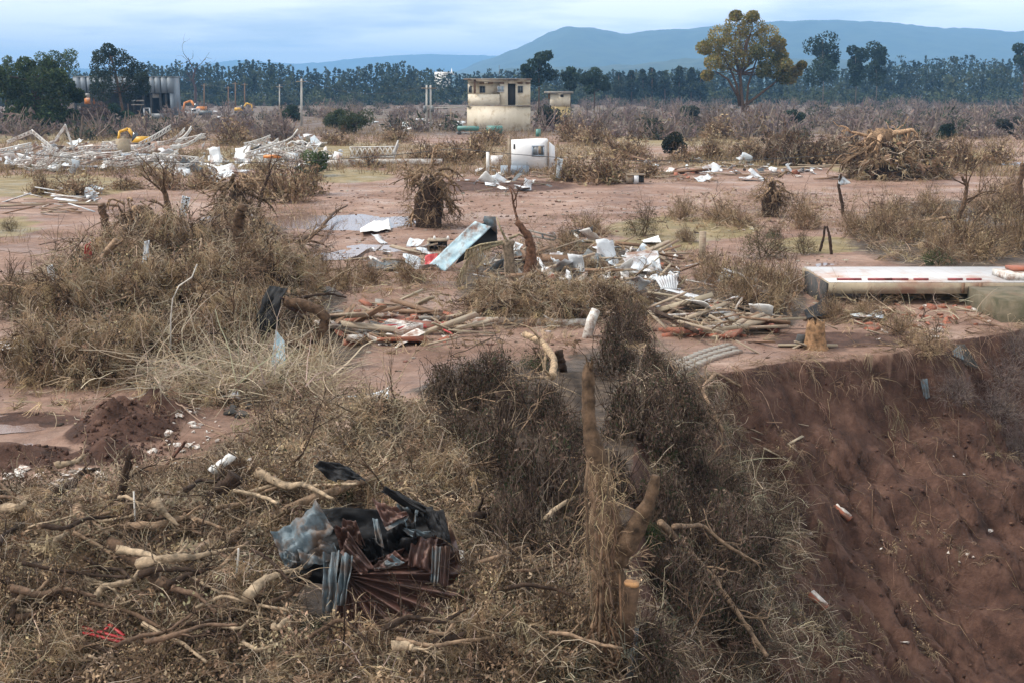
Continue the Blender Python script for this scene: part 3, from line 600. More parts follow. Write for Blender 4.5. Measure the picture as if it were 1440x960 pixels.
# poles and wires
POLE = {}
for k, (a, b_, t_, lab) in enumerate([(600, 182, 120, 'concrete pole carrying a transformer, one of the joined pair'), (605.5, 182, 120, 'concrete pole carrying a transformer, one of the joined pair'), (424, 178, 111, 'concrete street pole beside the dark leaning shrub'), (393, 172, 119, 'thinner pole standing behind the dark leaning shrub'),
        (287, 158, 118, 'wooden pole with a crossarm near the far excavators'), (331, 158, 116, 'wooden pole in the group past the excavators'), (344, 158, 117, 'wooden pole in the group past the excavators'), (321, 156, 122, 'wooden pole in the group past the excavators')]):
    p0 = G(a, b_); o = thing('utility_pole', p0, lab, 'pole', 'utility poles on the plain' if 'group' in lab or 'pair' in lab else None)
    top = aty(a, t_, p0[1]); r_ = (1.3 if k < 3 else .75) / ppm(p0); mb = MB(); mb.tube([p0 - [0, 0, .3], top], [r_ * 1.3, r_], 7); mb.build('shaft', 'pole_concrete' if k < 4 else 'wood_brown', o)
    mb = MB(); mb.beam(top + [-6 * r_, -.1, -.5], top + [6 * r_, -.1, -.5], .12, .12); mb.build('crossarm', 'wood_grey', o); POLE[k] = top
    if k < 2:
        mb = MB(); mb.tube([aty(a + (-2.5 if k == 0 else 2.5), 158, p0[1] - .5), aty(a + (-2.5 if k == 0 else 2.5), 149, p0[1] - .5)], 2.2 / ppm(p0), 8); mb.build('transformer', 'frame_grey', o)
def wire(name, a, b_, sag, r_, label, mat='wire_dark', k=14):
    o = MB().tube(wander(a, b_, k, 0, sag), r_, 4).build(name, mat); return tag(o, label, 'wire')
wire('power_line', POLE[2], POLE[0], 2, .03, 'thin power line strung between the street pole and the pole pair')
wire('power_line', POLE[3], POLE[2], .4, .03, 'thin power line between the street pole and the thinner pole')
wire('power_line', POLE[4], POLE[5], 1, .04, 'thin power line between the wooden poles')
wire('power_line', aty(0, 213, 78), aty(640, 209, 82), .9, .022, 'dark fallen cable stretched low before the lattice girder')
wire('power_line', aty(640, 209, 82), aty(1200, 216, 80), .7, .022, 'dark cable strung low past the white hut')
o = MB(); p0 = G(655, 182); o.beam(aty(607, 152, p0[1]), aty(652, 152, p0[1]), .15, .15); tag(o.build('pipe_rail', 'pole_concrete'), 'pale horizontal pipe running from the pole pair to the house', 'pipe')
for a in (634,):
    p = G(a, 180); o = MB().tube([p, aty(a, 152, p[1])], .09, 5).build('rail_post', 'wood_grey'); tag(o, 'grey post holding up the pale horizontal pipe', 'post')
# green tank trailer before the house
p0 = G(680, 190); s = ppm(p0); Y0 = p0[1]; h_ = thing('tank_trailer', p0, 'green tank trailer lying before the abandoned house', 'trailer')
mb = MB(); mb.tube([aty(643, 181, Y0), aty(644, 181, Y0), aty(672, 181, Y0), aty(674, 181, Y0)], [2 / s, 3.5 / s, 3.5 / s, 2 / s], 12); mb.build('tank', 'plastic_teal', h_, True)
mb = MB(); mb.tube([aty(684, 183, Y0), aty(685, 183, Y0), aty(706, 183, Y0), aty(707, 183, Y0)], [4 / s, 6 / s, 6 / s, 4 / s], 12); mb.build('tank', 'plastic_teal', h_, True)
mb = MB(); mb.beam(aty(642, 187, Y0), aty(706, 188, Y0), .4, .2); mb.build('chassis', 'frame_grey', h_)
for a in (646, 690, 700):
    mb = MB(); c_ = aty(a, 188, Y0 - .3); mb.tube([c_, c_ + [0, .3, 0]], 3 / s, 12); mb.build('wheel', 'charcoal', h_)
p0 = G(756, 192); o = MB(); o.tube([aty(757, 193, p0[1]), aty(757, 182, p0[1])], [4 / ppm(p0), 3.4 / ppm(p0)], 12); tag(o.build('water_drum', 'plastic_teal', smooth=True), 'pale green plastic drum standing in grass behind the white hut', 'drum')
# excavators
def excavator(px, py, w, label, flip=1, mat='orange_paint'):
    p0 = G(px, py); s = w / 100 / 1.0; Y0 = p0[1]; K = lambda x, y, d=0: aty(px + flip * x * s, py - y * s, Y0) + np.array([0, d, 0])
    o = thing('excavator', p0, label, 'excavator'); q = w / ppm(p0) / 100
    for d in (-14 * q, 14 * q):
        mb = MB(); mb.hexa([K(-26, 0, d - 4 * q), K(26, 0, d - 4 * q), K(26, 0, d + 4 * q), K(-26, 0, d + 4 * q), K(-30, 12, d - 4 * q), K(30, 12, d - 4 * q), K(30, 12, d + 4 * q), K(-30, 12, d + 4 * q)]); mb.build('track', 'charcoal', o)
    mb = MB(); mb.hexa([K(-30, 14, -14 * q), K(20, 14, -14 * q), K(20, 14, 14 * q), K(-30, 14, 14 * q), K(-28, 32, -14 * q), K(4, 32, -14 * q), K(4, 32, 14 * q), K(-28, 32, 14 * q)]); mb.build('body', mat, o)
    mb = MB(); mb.hexa([K(4, 14, -13 * q), K(20, 14, -13 * q), K(20, 14, 0), K(4, 14, 0), K(5, 44, -13 * q), K(16, 44, -13 * q), K(16, 44, 0), K(5, 44, 0)]); mb.build('cab', 'glass_dark', o)
    mb = MB(); mb.beam(K(12, 24), K(34, 56), 6 * q, 9 * q); mb.beam(K(34, 56), K(60, 46), 6 * q, 8 * q); mb.build('boom', mat, o)
    mb = MB(); mb.beam(K(60, 48), K(66, 14), 5 * q, 6 * q); mb.build('arm', mat, o)
    mb = MB(); mb.hexa([K(58, 2, -8 * q), K(70, 0, -8 * q), K(70, 0, 8 * q), K(58, 2, 8 * q), K(60, 14, -8 * q), K(74, 12, -8 * q), K(74, 12, 8 * q), K(60, 14, 8 * q)]); mb.build('bucket', 'frame_grey', o)
excavator(280, 161, 34, 'orange excavator with curved boom working beside the gutted hall', -1); excavator(338, 160, 26, 'yellow excavator standing among the wooden poles', 1, 'yellow_paint')
excavator(196, 207, 46, 'yellow excavator standing in the collapsed steel frame', -1, 'yellow_paint')
p0 = G(284, 166); s = ppm(p0); o = thing('truck', p0, 'white truck parked by the orange excavator', 'truck'); P = U(p0, 0)
part(o, 'cab', 'sheet_white', P, [(270, 153, 280, 163, -1, 1)]); part(o, 'bed', 'frame_grey', P, [(281, 156, 297, 162, -1, 1)]); part(o, 'windscreen', 'glass_dark', P, [(271, 154, 277, 157, -1.03, -.95)])
for a in (273, 286, 294):
    mb = MB(); c_ = aty(a, 164, p0[1] - 1); mb.tube([c_, c_ + [0, .4, 0]], 2.2 / s, 10); mb.build('wheel', 'charcoal', o)
# white hut fragment
p0 = G(745, 246); P = U(p0, 0); h_ = thing('prefabricated_hut', p0, 'white broken off hut wall with a grey shuttered window', 'hut')
def poly_prism(pts, d0, d1, P):
    mb = MB(); n = len(pts); V = [P(a, b_, d0) for a, b_ in pts]; V2 = [v + np.array([0, d1 - d0, 0]) for v in V]; c_ = np.mean(V, 0); c2 = np.mean(V2, 0)
    Q = [(k, k + n, (k + 1) % n + n, (k + 1) % n) for k in range(n)]; T = [(2 * n, k, (k + 1) % n) for k in range(n)] + [(2 * n + 1, n + (k + 1) % n, n + k) for k in range(n)]
    return mb.add(V + V2 + [c_, c2], Q, T)
poly_prism([(719, 197), (737, 196), (752, 195), (769, 195), (771, 197), (771, 234), (760, 238), (740, 236), (719, 236)], 0, .18, P).build('wall', 'plaster_clean', h_)
mb = MB(); a = P(771.2, 199, 0); b_ = P(780, 206, 1.6); c_ = P(781, 232, 1.6); d_ = P(771.2, 238, 0); k = np.array([0, .15, 0]); mb.hexa([d_, c_, c_ + k, d_ + k, a, b_, b_ + k, a + k]); mb.build('side_wall', 'plaster_clean', h_)
window(h_, P, 748, 205, 765.5, 220.5, -.02, 'frame_grey', 'plinth_blue'); part(h_, 'shutter', 'concrete_tan', P, [(757, 205.6, 761, 216, -.12, -.07)]); part(h_, 'vent', 'dark_inside', P, [(722, 203, 724.5, 210, -.04, .02)])
part(h_, 'plinth', 'plinth_blue', P, [(704, 233, 744, 247, -.45, -.05)]); part(h_, 'edge_post', 'wood_grey', P, [(770, 199, 772, 234, -.1, -.02)])
for a, b_, t_, lab in [(716, 250, 192, 'grey wooden post against the edge of the white hut'), (686, 243, 214, 'white concrete post left of the white hut'), (987, 366, 326, 'grey weathered post standing in debris on the mud'), (1345, 236, 205, 'broken wooden post standing by the far water')]:
    p = G(a, b_); r_ = (2.2 if t_ != 326 else 4.2) / ppm(p); mb = MB(); mb.box((p[0], p[1], p[2] + (b_ - t_) / ppm(p) / 2 - .1), (2 * r_, 2 * r_, (b_ - t_) / ppm(p) + .2)); tag(mb.build('fence_post', 'wood_grey' if t_ != 214 else 'plaster_white'), lab, 'post')
p = G(700, 236); P = U(p, 0); o = part(None, 'garden_wall', 'plaster_white', P, [(690, 219, 707, 232, 0, .2)]); tag(o, 'short white wall stub between the posts beside the hut', 'wall')
p = G(560, 236); P = U(p, 0); o = part(None, 'garden_wall', 'plaster_frag', P, [(440, 225, 500, 236, 0, .25), (500.2, 224, 622, 231, .1, .3)]); tag(o, 'long low whitish wall below the lattice girder', 'wall')
# kennel-like box
p = G(896, 259); P = U(p, 0); o = thing('wooden_crate', p, 'open pale wooden crate lying on bare mud', 'crate'); part(o, 'side', 'wood_grey', P, [(881, 247, 891, 258, 0, .8)]); part(o, 'back', 'dark_inside', P, [(891.2, 247.6, 907, 258, .5, .6)]); part(o, 'top', 'wood_grey', P, [(881, 245.6, 908, 247, -.05, .8)]); part(o, 'end', 'sheet_white', P, [(891.2, 247.2, 898, 259, -.1, -.04)])
# concrete floor of the ruined house, right
pL = np.array([*atz(1166, 398, .62)[:2], 0]); x0 = pL[0]; y0 = pL[1]; x1 = x0 + 8.5; y1 = y0 + 3.1; zb = gz(x0 + 2, y0)
h_ = thing('house_floor', (x0, y0, zb), 'raised white tiled house floor left bare on its concrete base', 'house ruin')
MB().box(((x0 + x1) / 2, (y0 + y1) / 2, .45), (x1 - x0, y1 - y0, .30)).build('slab', 'concrete_tan', h_)
MB().box(((x0 + x1) / 2, (y0 + y1) / 2 + .05, .612), (x1 - x0 - .1, y1 - y0 - .16, .03)).build('tiled_floor', 'tile_floor', h_)
MB().box(((x0 + x1) / 2 + .9, (y0 + y1) / 2 + .35, .05), (x1 - x0 - 1.9, y1 - y0 - .8, .5)).build('foundation', 'moss_wall', h_)
MB().box((x0 - .06, y0 + 1.2, .22), (.1, 2.3, .75)).build('end_board', 'charcoal', h_)
for a in (0.25, 1.15, 1.62, 2.35, 3.35, 3.9):
    MB().box((x0 + a + .45, y0 + .42, .655), (.42 if a > 2 else .7, .09, .06)).build('wall_brick', 'maroon', h_)
MB().box((x0 + 5.9, y0 + .9, .72), (1.2, 1.1, .2)).build('step', 'plaster_frag', h_); MB().box((x0 + 6.0, y0 + 1.1, .88), (.7, .6, .1)).build('brick_course', 'brick', h_)
MB().box((x0 + 5.6, y0 - 1.25, -.05), (3.2, 2.4, 1.15)).build('retaining_wall', 'moss_wall', h_)
for a in (4.05, 4.55): MB().box((x0 + a - .2, y0 - .08, .48), (.07, .09, .3)).build('stake', 'wood_brown', h_)

# ================================================================== plants: prototypes (kept out of the scene, copied into it)
def proto(name, parts):
    o = bpy.data.objects.new(name, None); o.empty_display_size = .1; o['o'] = [0., 0., 0.]
    KIDS[o.name] = [mb.build(nm, mt, o, link=False) for nm, mt, mb in parts]
    for c_ in KIDS[o.name]:
        if 'core' not in c_.name: c_['kind'] = 'stuff'
    return o
def dome(n, lo=.2, p=.5):
    q = rng.normal(size=(n, 3)); q /= np.linalg.norm(q, axis=1)[:, None]; q *= rng.uniform(lo, 1, (n, 1)) ** p; q[:, 2] = np.abs(q[:, 2]); return q
def lump(mb, r, col, n=14, z=.0, sq=.8, s=5):
    th = np.linspace(0, np.pi / 2, 7); ph = np.linspace(0, 2 * np.pi, n, endpoint=False); V = []
    off = rng.uniform(0, 50)
    for t_ in th:
        for f_ in ph: V.append(np.array([math.sin(t_) * math.cos(f_), math.sin(t_) * math.sin(f_), math.cos(t_) * sq]) * r * (1 + .7 * fbm(math.cos(f_) * 1.5 + off, math.sin(f_) * 1.5 + t_ * 2, 3, s)))
    V = np.array(V) + [0, 0, z]; Q = [(a * n + b_, (a + 1) * n + b_, (a + 1) * n + (b_ + 1) % n, a * n + (b_ + 1) % n) for a in range(6) for b_ in range(n)]
    return mb.add(V, Q, col=col)
def stems(k, L, r, col, spread=.5, depth_=2, nb=3, zu=1.0, z0=-.05, up=.02):
    mb = MB()
    for _ in range(k): branchy(mb, (rng.normal(0, .12 + (zu < 1) * .2), rng.normal(0, .12 + (zu < 1) * .2), z0 + (zu < 1) * rng.uniform(0, .6)), rng.normal(0, spread, 3) * [1, 1, .2] + [0, 0, zu], L, r, depth_, np.array(col) * rng.uniform(.7, 1.3), nb, .55, 4, up, r * .25)
    return mb
def lumpy(n, lo=.5, p=.6):
    q = dome(n, lo, p); o_ = rng.uniform(0, 40); return q * (1 + 1.2 * fbm(q[:, 0] * 2 + o_, q[:, 1] * 2 + q[:, 2] * 1.5, 3, 6))[:, None]
def p_tan(w=.010, n=60, cols=TAN, nm='dry_bush'):
    mb = MB(); A = lumpy(n, .05) * [.75, .75, .5]; mb.tufted(A, np.c_[A[:, :2] * 1.1 + rng.normal(0, .4, (n, 2)), rng.uniform(.3, 1.3, n)], 16, .05, .28, .25, .65, w, 4, .14, .24, cols)
    q = lumpy(n * 9, .3); mb.leaves(q * [1, 1, .9], w * 5.5, .45, pal(cols, n * 9))
    return proto(nm, [('foliage', 'fibre', mb), ('stems', 'bark', stems(8, .62, .012 + w * .4, BARK, .75, 3, 3))])
def p_vine(w=.0085, n=170, cols=TAN, nm='brush_heap'):
    mb = MB(); q = lumpy(n, .55); fl = lambda x, y: 0 * x
    mb.tufted(q * [.95, .95, 1], np.c_[q[:, :2] * .9 + rng.normal(0, .7, (n, 2)), rng.uniform(-.5, .6, n)], 20, .035, .25, .2, .6, w, 5, .24, .2, cols, fl)
    m_ = n * 2; q = lumpy(m_, .5); mb.strands(q * [.95, .95, 1], rng.normal(size=(m_, 3)), rng.uniform(.3, .9, m_), w * 1.3, 6, .05, .4, pal(PALE, m_), floor=fl)
    q = lumpy(n // 4, .6); q = np.repeat(q, 40, 0) + rng.normal(0, .07, (n // 4 * 40, 3)); mb.leaves(q, w * 7, .5, pal(cols + DARKLEAF, len(q)))
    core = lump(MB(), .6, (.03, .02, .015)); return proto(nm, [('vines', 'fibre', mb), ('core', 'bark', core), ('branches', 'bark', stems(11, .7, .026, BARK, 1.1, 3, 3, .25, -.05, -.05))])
def p_leaf(cols, n=5200, leaf=.085, nm='withered_shrub', hang=.6, twig=BARKD, asp=.3):
    mb = MB(); cl = [(dome(1, .3)[0] * [.8, .8, .8], rng.uniform(.25, .42)) for _ in range(18)]
    for c_, r_ in cl:
        m_ = n // 18; q = dome(m_, .1, .4); q[:, 2] *= rng.choice([-1, 1], m_)
        mb.leaves(c_ + q * r_, leaf, asp, np.clip(pal(cols, m_) * rng.uniform(.65, 1.5), .003, 1), hang)
    m_ = n // 14; mb.strands(dome(m_, .2) * [.9, .9, .9], rng.normal(0, .6, (m_, 3)) + [0, 0, .6], rng.uniform(.2, .5, m_), .010, 3, .1, .25, pal([(.16, .12, .09), (.10, .07, .055)], m_))
    return proto(nm, [('foliage', 'leaf', mb), ('stems', 'bark', stems(6, .75, .025, twig))])
def p_twig(cols=GREYTW, nm='bare_bush', w=.01, n=900):
    mb = stems(9, .8, .018, cols[0], .7, 3, 3); f_ = MB(); q = dome(n, .2); f_.strands(q * .8, q + rng.normal(0, .4, (n, 3)), rng.uniform(.15, .5, n), w, 4, .05, .35, pal(cols, n))
    return proto(nm, [('twigs', 'fibre', f_), ('stems', 'bark', mb)])
OLIVE = [(.15, .12, .07), (.11, .095, .05), (.2, .155, .1), (.08, .075, .04)]
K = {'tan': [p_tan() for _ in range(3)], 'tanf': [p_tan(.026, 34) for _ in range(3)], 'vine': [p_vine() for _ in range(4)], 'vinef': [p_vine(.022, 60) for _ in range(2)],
     'dark': [p_leaf(DARKLEAF) for _ in range(3)], 'green': [p_leaf(GREEN, 3000, .08, 'green_shrub', .2, BARK)], 'olive': [p_leaf(OLIVE, 3200, .055, 'olive_bush', 0, BARK), p_leaf(OLIVE, 3200, .06, 'olive_bush', 0, BARK)],
     'leafy': [p_leaf(TAN + [(.10, .072, .05), (.16, .115, .08)], 5200, .06, 'withered_bush', .4, BARK, .4) for _ in range(3)], 'grey': [p_twig() for _ in range(2)], 'drift': [p_vine(.018, 80, [(.12, .08, .055), (.17, .115, .075), (.08, .055, .04)], 'drift_heap') for _ in range(2)]}
LANDM = [(x_, y_, n_) for x_, y_, n_ in [(745, 246, 'the white hut'), (606, 320, 'the great root ball'), (717, 400, 'the palm stump'), (620, 380, 'the blue panel'), (1300, 425, 'the tiled floor'), (1236, 250, 'the upturned stump'), (1085, 305, 'the smaller root ball'), (1144, 490, 'the splintered stump'), (858, 930, 'the wrapped trunk'), (515, 880, 'the crumpled roofing'), (400, 480, 'the arching trunk'), (70, 300, 'the flat board pile'), (1000, 460, 'the board heap'), (100, 235, 'the collapsed steel frame'), (410, 240, 'the twisted scrap'), (525, 236, 'the lattice girder'), (896, 259, 'the open crate'), (1160, 356, 'the pair of thin stems'), (1347, 345, 'the crooked sapling'), (240, 490, 'the pale cable'), (124, 400, 'the red cloth'), (345, 410, 'the vine hung trunk'), (707, 612, 'the broken stub'), (987, 366, 'the grey post'), (711, 815, 'the iron pipe'), (1000, 835, 'the long grey branch'), (150, 935, 'the red crate frame'), (300, 700, 'the blackened trunk'), (40, 760, 'the kinked branch'), (230, 840, 'the forked branch'), (1230, 470, 'the scattered bricks'), (776, 560, 'the peeled branch'), (702, 184, 'the abandoned house'), (1046, 175, 'the yellowing tree'), (20, 505, 'the red rail')]]
LANDW = [G(x_, y_) for x_, y_, n_ in LANDM]
def near_lm(p):
    d = [np.linalg.norm((w_ - p)[:2]) / (1 + .02 * p[1]) for w_ in LANDW]; return LANDM[int(np.argmin(d))][2]
def put(kind, px, py, w, h, label, group=None, cat='bush', pos=None):
    p = G(px, py) if pos is None else pos; s = ppm(p); src = random.choice(K[kind]); a = w / s / 2; b_ = h / s
    if group and len(label.split()) < 12: label = label + ', near ' + near_lm(p)
    return copy_tree(src, p - np.array([0, 0, .05]), rng.uniform(0, 6.28), (a, a * rng.uniform(.8, 1.1), b_), label=label, cat=cat, group=group, name=src.name.split('.')[0])
for L_, lab, grp, kind in [
    ([(20, 445, 90, 75), (70, 455, 80, 70), (1075, 362, 90, 45), (1130, 358, 50, 35), (905, 332, 66, 46)], 'rounded olive brown bush standing on the mud flat', 'olive bushes on the mud flat', 'olive'),
    ([(485, 408, 60, 60), (520, 400, 50, 50), (575, 398, 60, 48), (455, 400, 50, 60), (1130, 322, 70, 60), (1200, 330, 70, 50), (1240, 335, 80, 60), (1280, 340, 90, 55), (1310, 300, 70, 45), (1390, 300, 90, 60), (1350, 350, 120, 70), (1425, 350, 90, 90), (1380, 385 - 20, 90, 60), (1320, 365, 70, 50), (1250, 310, 70, 45), (1420, 290, 60, 70), (965, 340, 40, 30), (1000, 400, 70, 60), (1040, 420, 90, 70), (1090, 440, 80, 70), (1075, 400, 80, 50), (1110, 410, 60, 60), (830, 330, 90, 40), (800, 350, 70, 40), (960, 310, 50, 40), (1010, 310, 70, 35), (1040, 318, 80, 35)], 'dry straw coloured bush rooted in the red mud', 'straw bushes on the mud flat', 'tan'),
    ([(850, 258, 130, 50), (800, 255, 60, 40), (910, 250, 60, 30), (1000, 225, 80, 35), (1050, 222, 70, 30), (880, 225, 80, 40), (960, 228, 60, 25), (1150, 232, 80, 35), (1350, 240, 90, 50), (1310, 250, 70, 40), (1400, 232, 70, 35), (110, 275, 90, 32), (60, 272, 60, 30), (175, 266, 60, 22), (400, 285, 90, 60), (430, 275, 80, 50), (370, 262, 70, 40), (520, 235, 60, 30), (640, 232, 60, 35), (670, 225, 60, 40), (600, 232, 70, 35), (232, 266, 60, 40), (290, 266, 70, 36), (260, 232, 50, 24), (690, 205, 60, 30), (560, 200, 60, 25), (470, 205, 60, 25), (330, 205, 70, 40), (260, 200, 60, 30), (840, 205, 70, 35), (800, 200, 60, 40), (1010, 195, 70, 35), (1060, 190, 60, 40)], 'straw coloured thicket beyond the mud flat', 'straw thickets beyond the mud', 'tanf'),
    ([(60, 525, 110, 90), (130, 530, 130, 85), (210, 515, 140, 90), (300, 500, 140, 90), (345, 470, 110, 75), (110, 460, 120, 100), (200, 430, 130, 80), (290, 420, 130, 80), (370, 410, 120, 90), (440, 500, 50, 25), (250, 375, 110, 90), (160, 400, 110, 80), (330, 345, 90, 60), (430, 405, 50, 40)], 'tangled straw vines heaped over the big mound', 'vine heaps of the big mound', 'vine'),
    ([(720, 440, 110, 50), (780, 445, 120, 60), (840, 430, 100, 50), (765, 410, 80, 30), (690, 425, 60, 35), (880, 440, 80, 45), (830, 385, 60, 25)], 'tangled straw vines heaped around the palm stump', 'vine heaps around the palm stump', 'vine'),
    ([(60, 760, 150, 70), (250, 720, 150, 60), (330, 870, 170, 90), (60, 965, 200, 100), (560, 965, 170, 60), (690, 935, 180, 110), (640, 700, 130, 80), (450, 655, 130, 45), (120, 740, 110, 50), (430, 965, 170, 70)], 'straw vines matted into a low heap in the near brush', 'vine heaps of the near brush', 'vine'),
    ([(140, 905, 200, 100), (380, 690, 120, 60), (240, 960, 190, 90), (770, 905, 150, 100), (700, 835, 120, 80), (610, 650, 100, 50), (20, 850, 120, 80), (180, 745, 110, 60), (290, 780, 100, 50), (620, 880, 70, 50)], 'withered bush with pale curled leaves in the near brush', 'withered pale bushes of the near brush', 'leafy'),
    ([(1090, 228, 60, 40), (1120, 232, 70, 42), (1160, 230, 70, 36), (1190, 226, 50, 30), (1285, 225, 70, 36), (1320, 228, 60, 30)], 'dark bank of drifted roots and brush below the scrub', 'dark drift bank', 'drift'),
    ([(1250, 252, 100, 45), (1210, 250, 60, 35), (1290, 250, 80, 40)], 'brown drifted brush piled against the upturned stump', 'brush at the upturned stump', 'vinef'),
    ([(640, 570, 110, 75), (690, 560, 120, 80), (745, 600, 120, 80), (880, 480, 80, 70), (865, 530, 90, 80), (920, 540, 80, 60), (960, 600, 120, 80), (900, 620, 120, 110), (920, 760, 130, 120), (700, 680, 140, 120), (760, 740, 160, 150), (720, 800, 140, 140), (790, 820, 130, 110), (820, 760, 110, 110), (960, 690, 130, 100), (1010, 700, 90, 70), (1000, 790, 150, 120), (1050, 780, 100, 80), (950, 860, 150, 120), (1020, 900, 150, 110), (900, 960, 140, 110), (840, 700, 110, 90), (650, 630, 90, 60), (790, 640, 110, 80)], 'withered dark brown leafy shrub on the bank brow', 'withered shrubs on the bank', 'dark'),
    ([(665, 645, 70, 60), (760, 520, 70, 40), (710, 590, 40, 50), (655, 720, 60, 40), (730, 770, 80, 60), (800, 740, 60, 50), (930, 650, 60, 45), (910, 760, 60, 50), (1010, 870, 50, 40)], 'fresh green shrub among the withered ones', 'green shrubs on the bank', 'green'),
    ([(1300, 490, 110, 40), (1265, 470, 70, 40), (1170, 450, 60, 50), (1220, 445, 80, 40)], 'dry grassy tangle hanging over the rim', 'tangles at the rim', 'tan'),
    ([(1400, 590, 100, 50), (1430, 640, 80, 50), (1410, 540, 90, 40), (1340, 560, 70, 40), (1430, 500, 70, 40)], 'bare twiggy brush clinging to the red bank', 'brush on the red bank', 'grey')]:
    for a, b_, w, h in L_: put(kind, a, b_, w, h, lab, grp)
put('green', 1090, 335, 30, 20, 'small fresh green shoot on top of an olive bush'); put('green', 1320, 372, 60, 30, 'low dark green bush at the corner of the tiled floor')
put('green', 225, 500, 40, 30, 'fresh green tuft growing from the big mound'); put('olive', 15, 325, 30, 22, 'small yellow green tuft on the bare bank')

# ---- loose vine and litter cover of the near ground
def inside(PXs, PYs, E):
    t_ = np.zeros(PXs.shape, bool)
    for cx, cy, rx, ry in E: t_ |= (((PXs - cx) / rx) ** 2 + ((PYs - cy) / ry) ** 2) < 1
    return t_
def cover(E, n, xr, yr, minus=()):
    X = rng.uniform(*xr, n); Y = yr[0] + (yr[1] - yr[0]) * rng.random(n) ** 1.2; Z = ground_h(X, Y); a, b_ = project(X, Y, Z)
    k = inside(a, b_, E) & ~inside(a, b_, minus) if len(minus) else inside(a, b_, E); return np.stack([X, Y, Z], -1)[k]
NEAR = [(130, 860, 330, 170), (300, 760, 260, 90), (480, 640, 150, 70), (560, 900, 260, 120), (700, 880, 190, 110), (560, 700, 130, 110), (330, 930, 300, 80)]
WRECK = [(520, 815, 126, 105), (60, 665, 130, 22), (190, 615, 70, 40)]
gh = lambda x, y: ground_h(x, y)
def vines(name, label, P, hmax, specs, leaf_n, leaf=.05, cols=TAN):
    mb = MB()
    for n, L0, L1, w, k, droop, curl, cl, upb in specs:
        per = 12 if cl is not PALE else 3; m_ = n // per; p = P[rng.integers(0, len(P), m_)].copy(); p[:, 2] = ground_h(p[:, 0], p[:, 1]) + hmax * rng.random(m_) ** 1.5
        D = np.c_[rng.normal(0, 1, (m_, 2)), rng.normal(upb, .6, m_)]
        mb.tufted(p, D, per, .03 if per > 3 else .06, .3, L0, L1, w, k, droop, curl * .7, cl, gh)
    if leaf_n:
        p = P[rng.integers(0, len(P), leaf_n)].copy(); p[:, :2] += rng.normal(0, .05, (leaf_n, 2)); p[:, 2] = ground_h(p[:, 0], p[:, 1]) + .03 + hmax * .9 * rng.random(leaf_n)
        keep = vn(p[:, 0] / .35, p[:, 1] / .35, 66) > .55; p = p[keep]; mb.leaves(p, leaf, .5, pal(cols + [(.12, .09, .05)], len(p)))
    return tag(mb.build(name, 'fibre'), label, 'dead vegetation', kind='stuff')
P_ = cover(NEAR, 60000, (-8, 3), (10, 22), WRECK); P_ = P_[vn(P_[:, 0] / .8, P_[:, 1] / .8, 71) * .6 + vn(P_[:, 0] / .3, P_[:, 1] / .3, 72) * .4 > rng.uniform(.28, .55, len(P_))]
vines('dead_vines', 'matted straw coloured vines and roots covering the near ground', P_, .34, [(30000, .10, .45, .0085, 4, .22, .3, TAN, .2), (12000, .25, .9, .008, 6, .08, .5, PALE, .3), (9000, .4, 1.0, .010, 6, .45, .22, TAN, .1), (12000, .1, .4, .012, 4, .2, .4, DARKLEAF, .1)], 30000, .06, TAN + DARKLEAF)
P_ = cover([(250, 450, 210, 100), (330, 380, 120, 60), (330, 530, 140, 45), (90, 420, 90, 60)], 40000, (-16, -2), (18, 42))
vines('dead_vines', 'straw vines spread over and around the big mound', P_, .5, [(32000, .15, .7, .0115, 5, .22, .32, TAN, .3), (2500, .4, 1.2, .012, 6, .08, .45, PALE, .3), (8000, .2, .6, .014, 4, .2, .4, DARKLEAF, .2)], 24000, .06, TAN + DARKLEAF)
P_ = cover([(330, 535, 140, 38), (420, 545, 60, 28), (250, 525, 60, 30)], 40000, (-10, -2), (18, 30))
vines('pale_branches', 'pale dry twigs spread in a fan on the mud below the big mound', P_, .6, [(2600, .5, 1.6, .014, 6, .03, .22, PALE, .25), (500, .8, 2.0, .024, 6, .02, .18, PALE, .2)], 0)
P_ = cover([(980, 640, 70, 90), (1050, 770, 80, 130), (1080, 920, 110, 80), (940, 560, 70, 40), (820, 920, 180, 80)], 60000, (-2, 7), (10, 30))
vines('dead_vines', 'brown matted roots and straw covering the brow of the bank', P_, .35, [(11000, .15, .6, .009, 4, .2, .3, [(.13, .12, .085), (.11, .078, .056), (.25, .18, .12)], .2), (2400, .3, 1.1, .010, 6, .1, .4, PALE, .2)], 16000, .06, [(.08, .07, .052), (.16, .115, .08)])
P_ = cover([(1250, 560, 260, 70), (1300, 700, 200, 230), (1200, 860, 160, 130), (1400, 560, 90, 110), (1330, 500, 140, 25)], 60000, (2, 16), (10, 34)); P_ = P_[rimdist(P_[:, 0], P_[:, 1]) > -.4]
mb = MB(); n = 1700; dens = vn(P_[:, 0] / 1.1, P_[:, 1] / 1.1, 91); P_ = P_[dens + np.clip(.55 - rimdist(P_[:, 0], P_[:, 1]) * .12, 0, .5) > rng.uniform(.5, 1.1, len(P_))]
p = P_[rng.integers(0, len(P_), n)] + rng.normal(0, .02, (n, 3)); p[:, 2] += .03
mb.strands(p, np.c_[rng.normal(.35, .6, n), rng.normal(-.6, .6, n), rng.normal(-.2, .4, n)], rng.uniform(.15, .9, n), .008, 6, .2, .35, pal([(.16, .10, .07), (.11, .068, .048), (.23, .16, .11), (.08, .05, .036)], n), floor=gh)
tag(mb.build('exposed_roots', 'fibre'), 'fine roots trailing down the red earth bank', 'roots', kind='stuff')
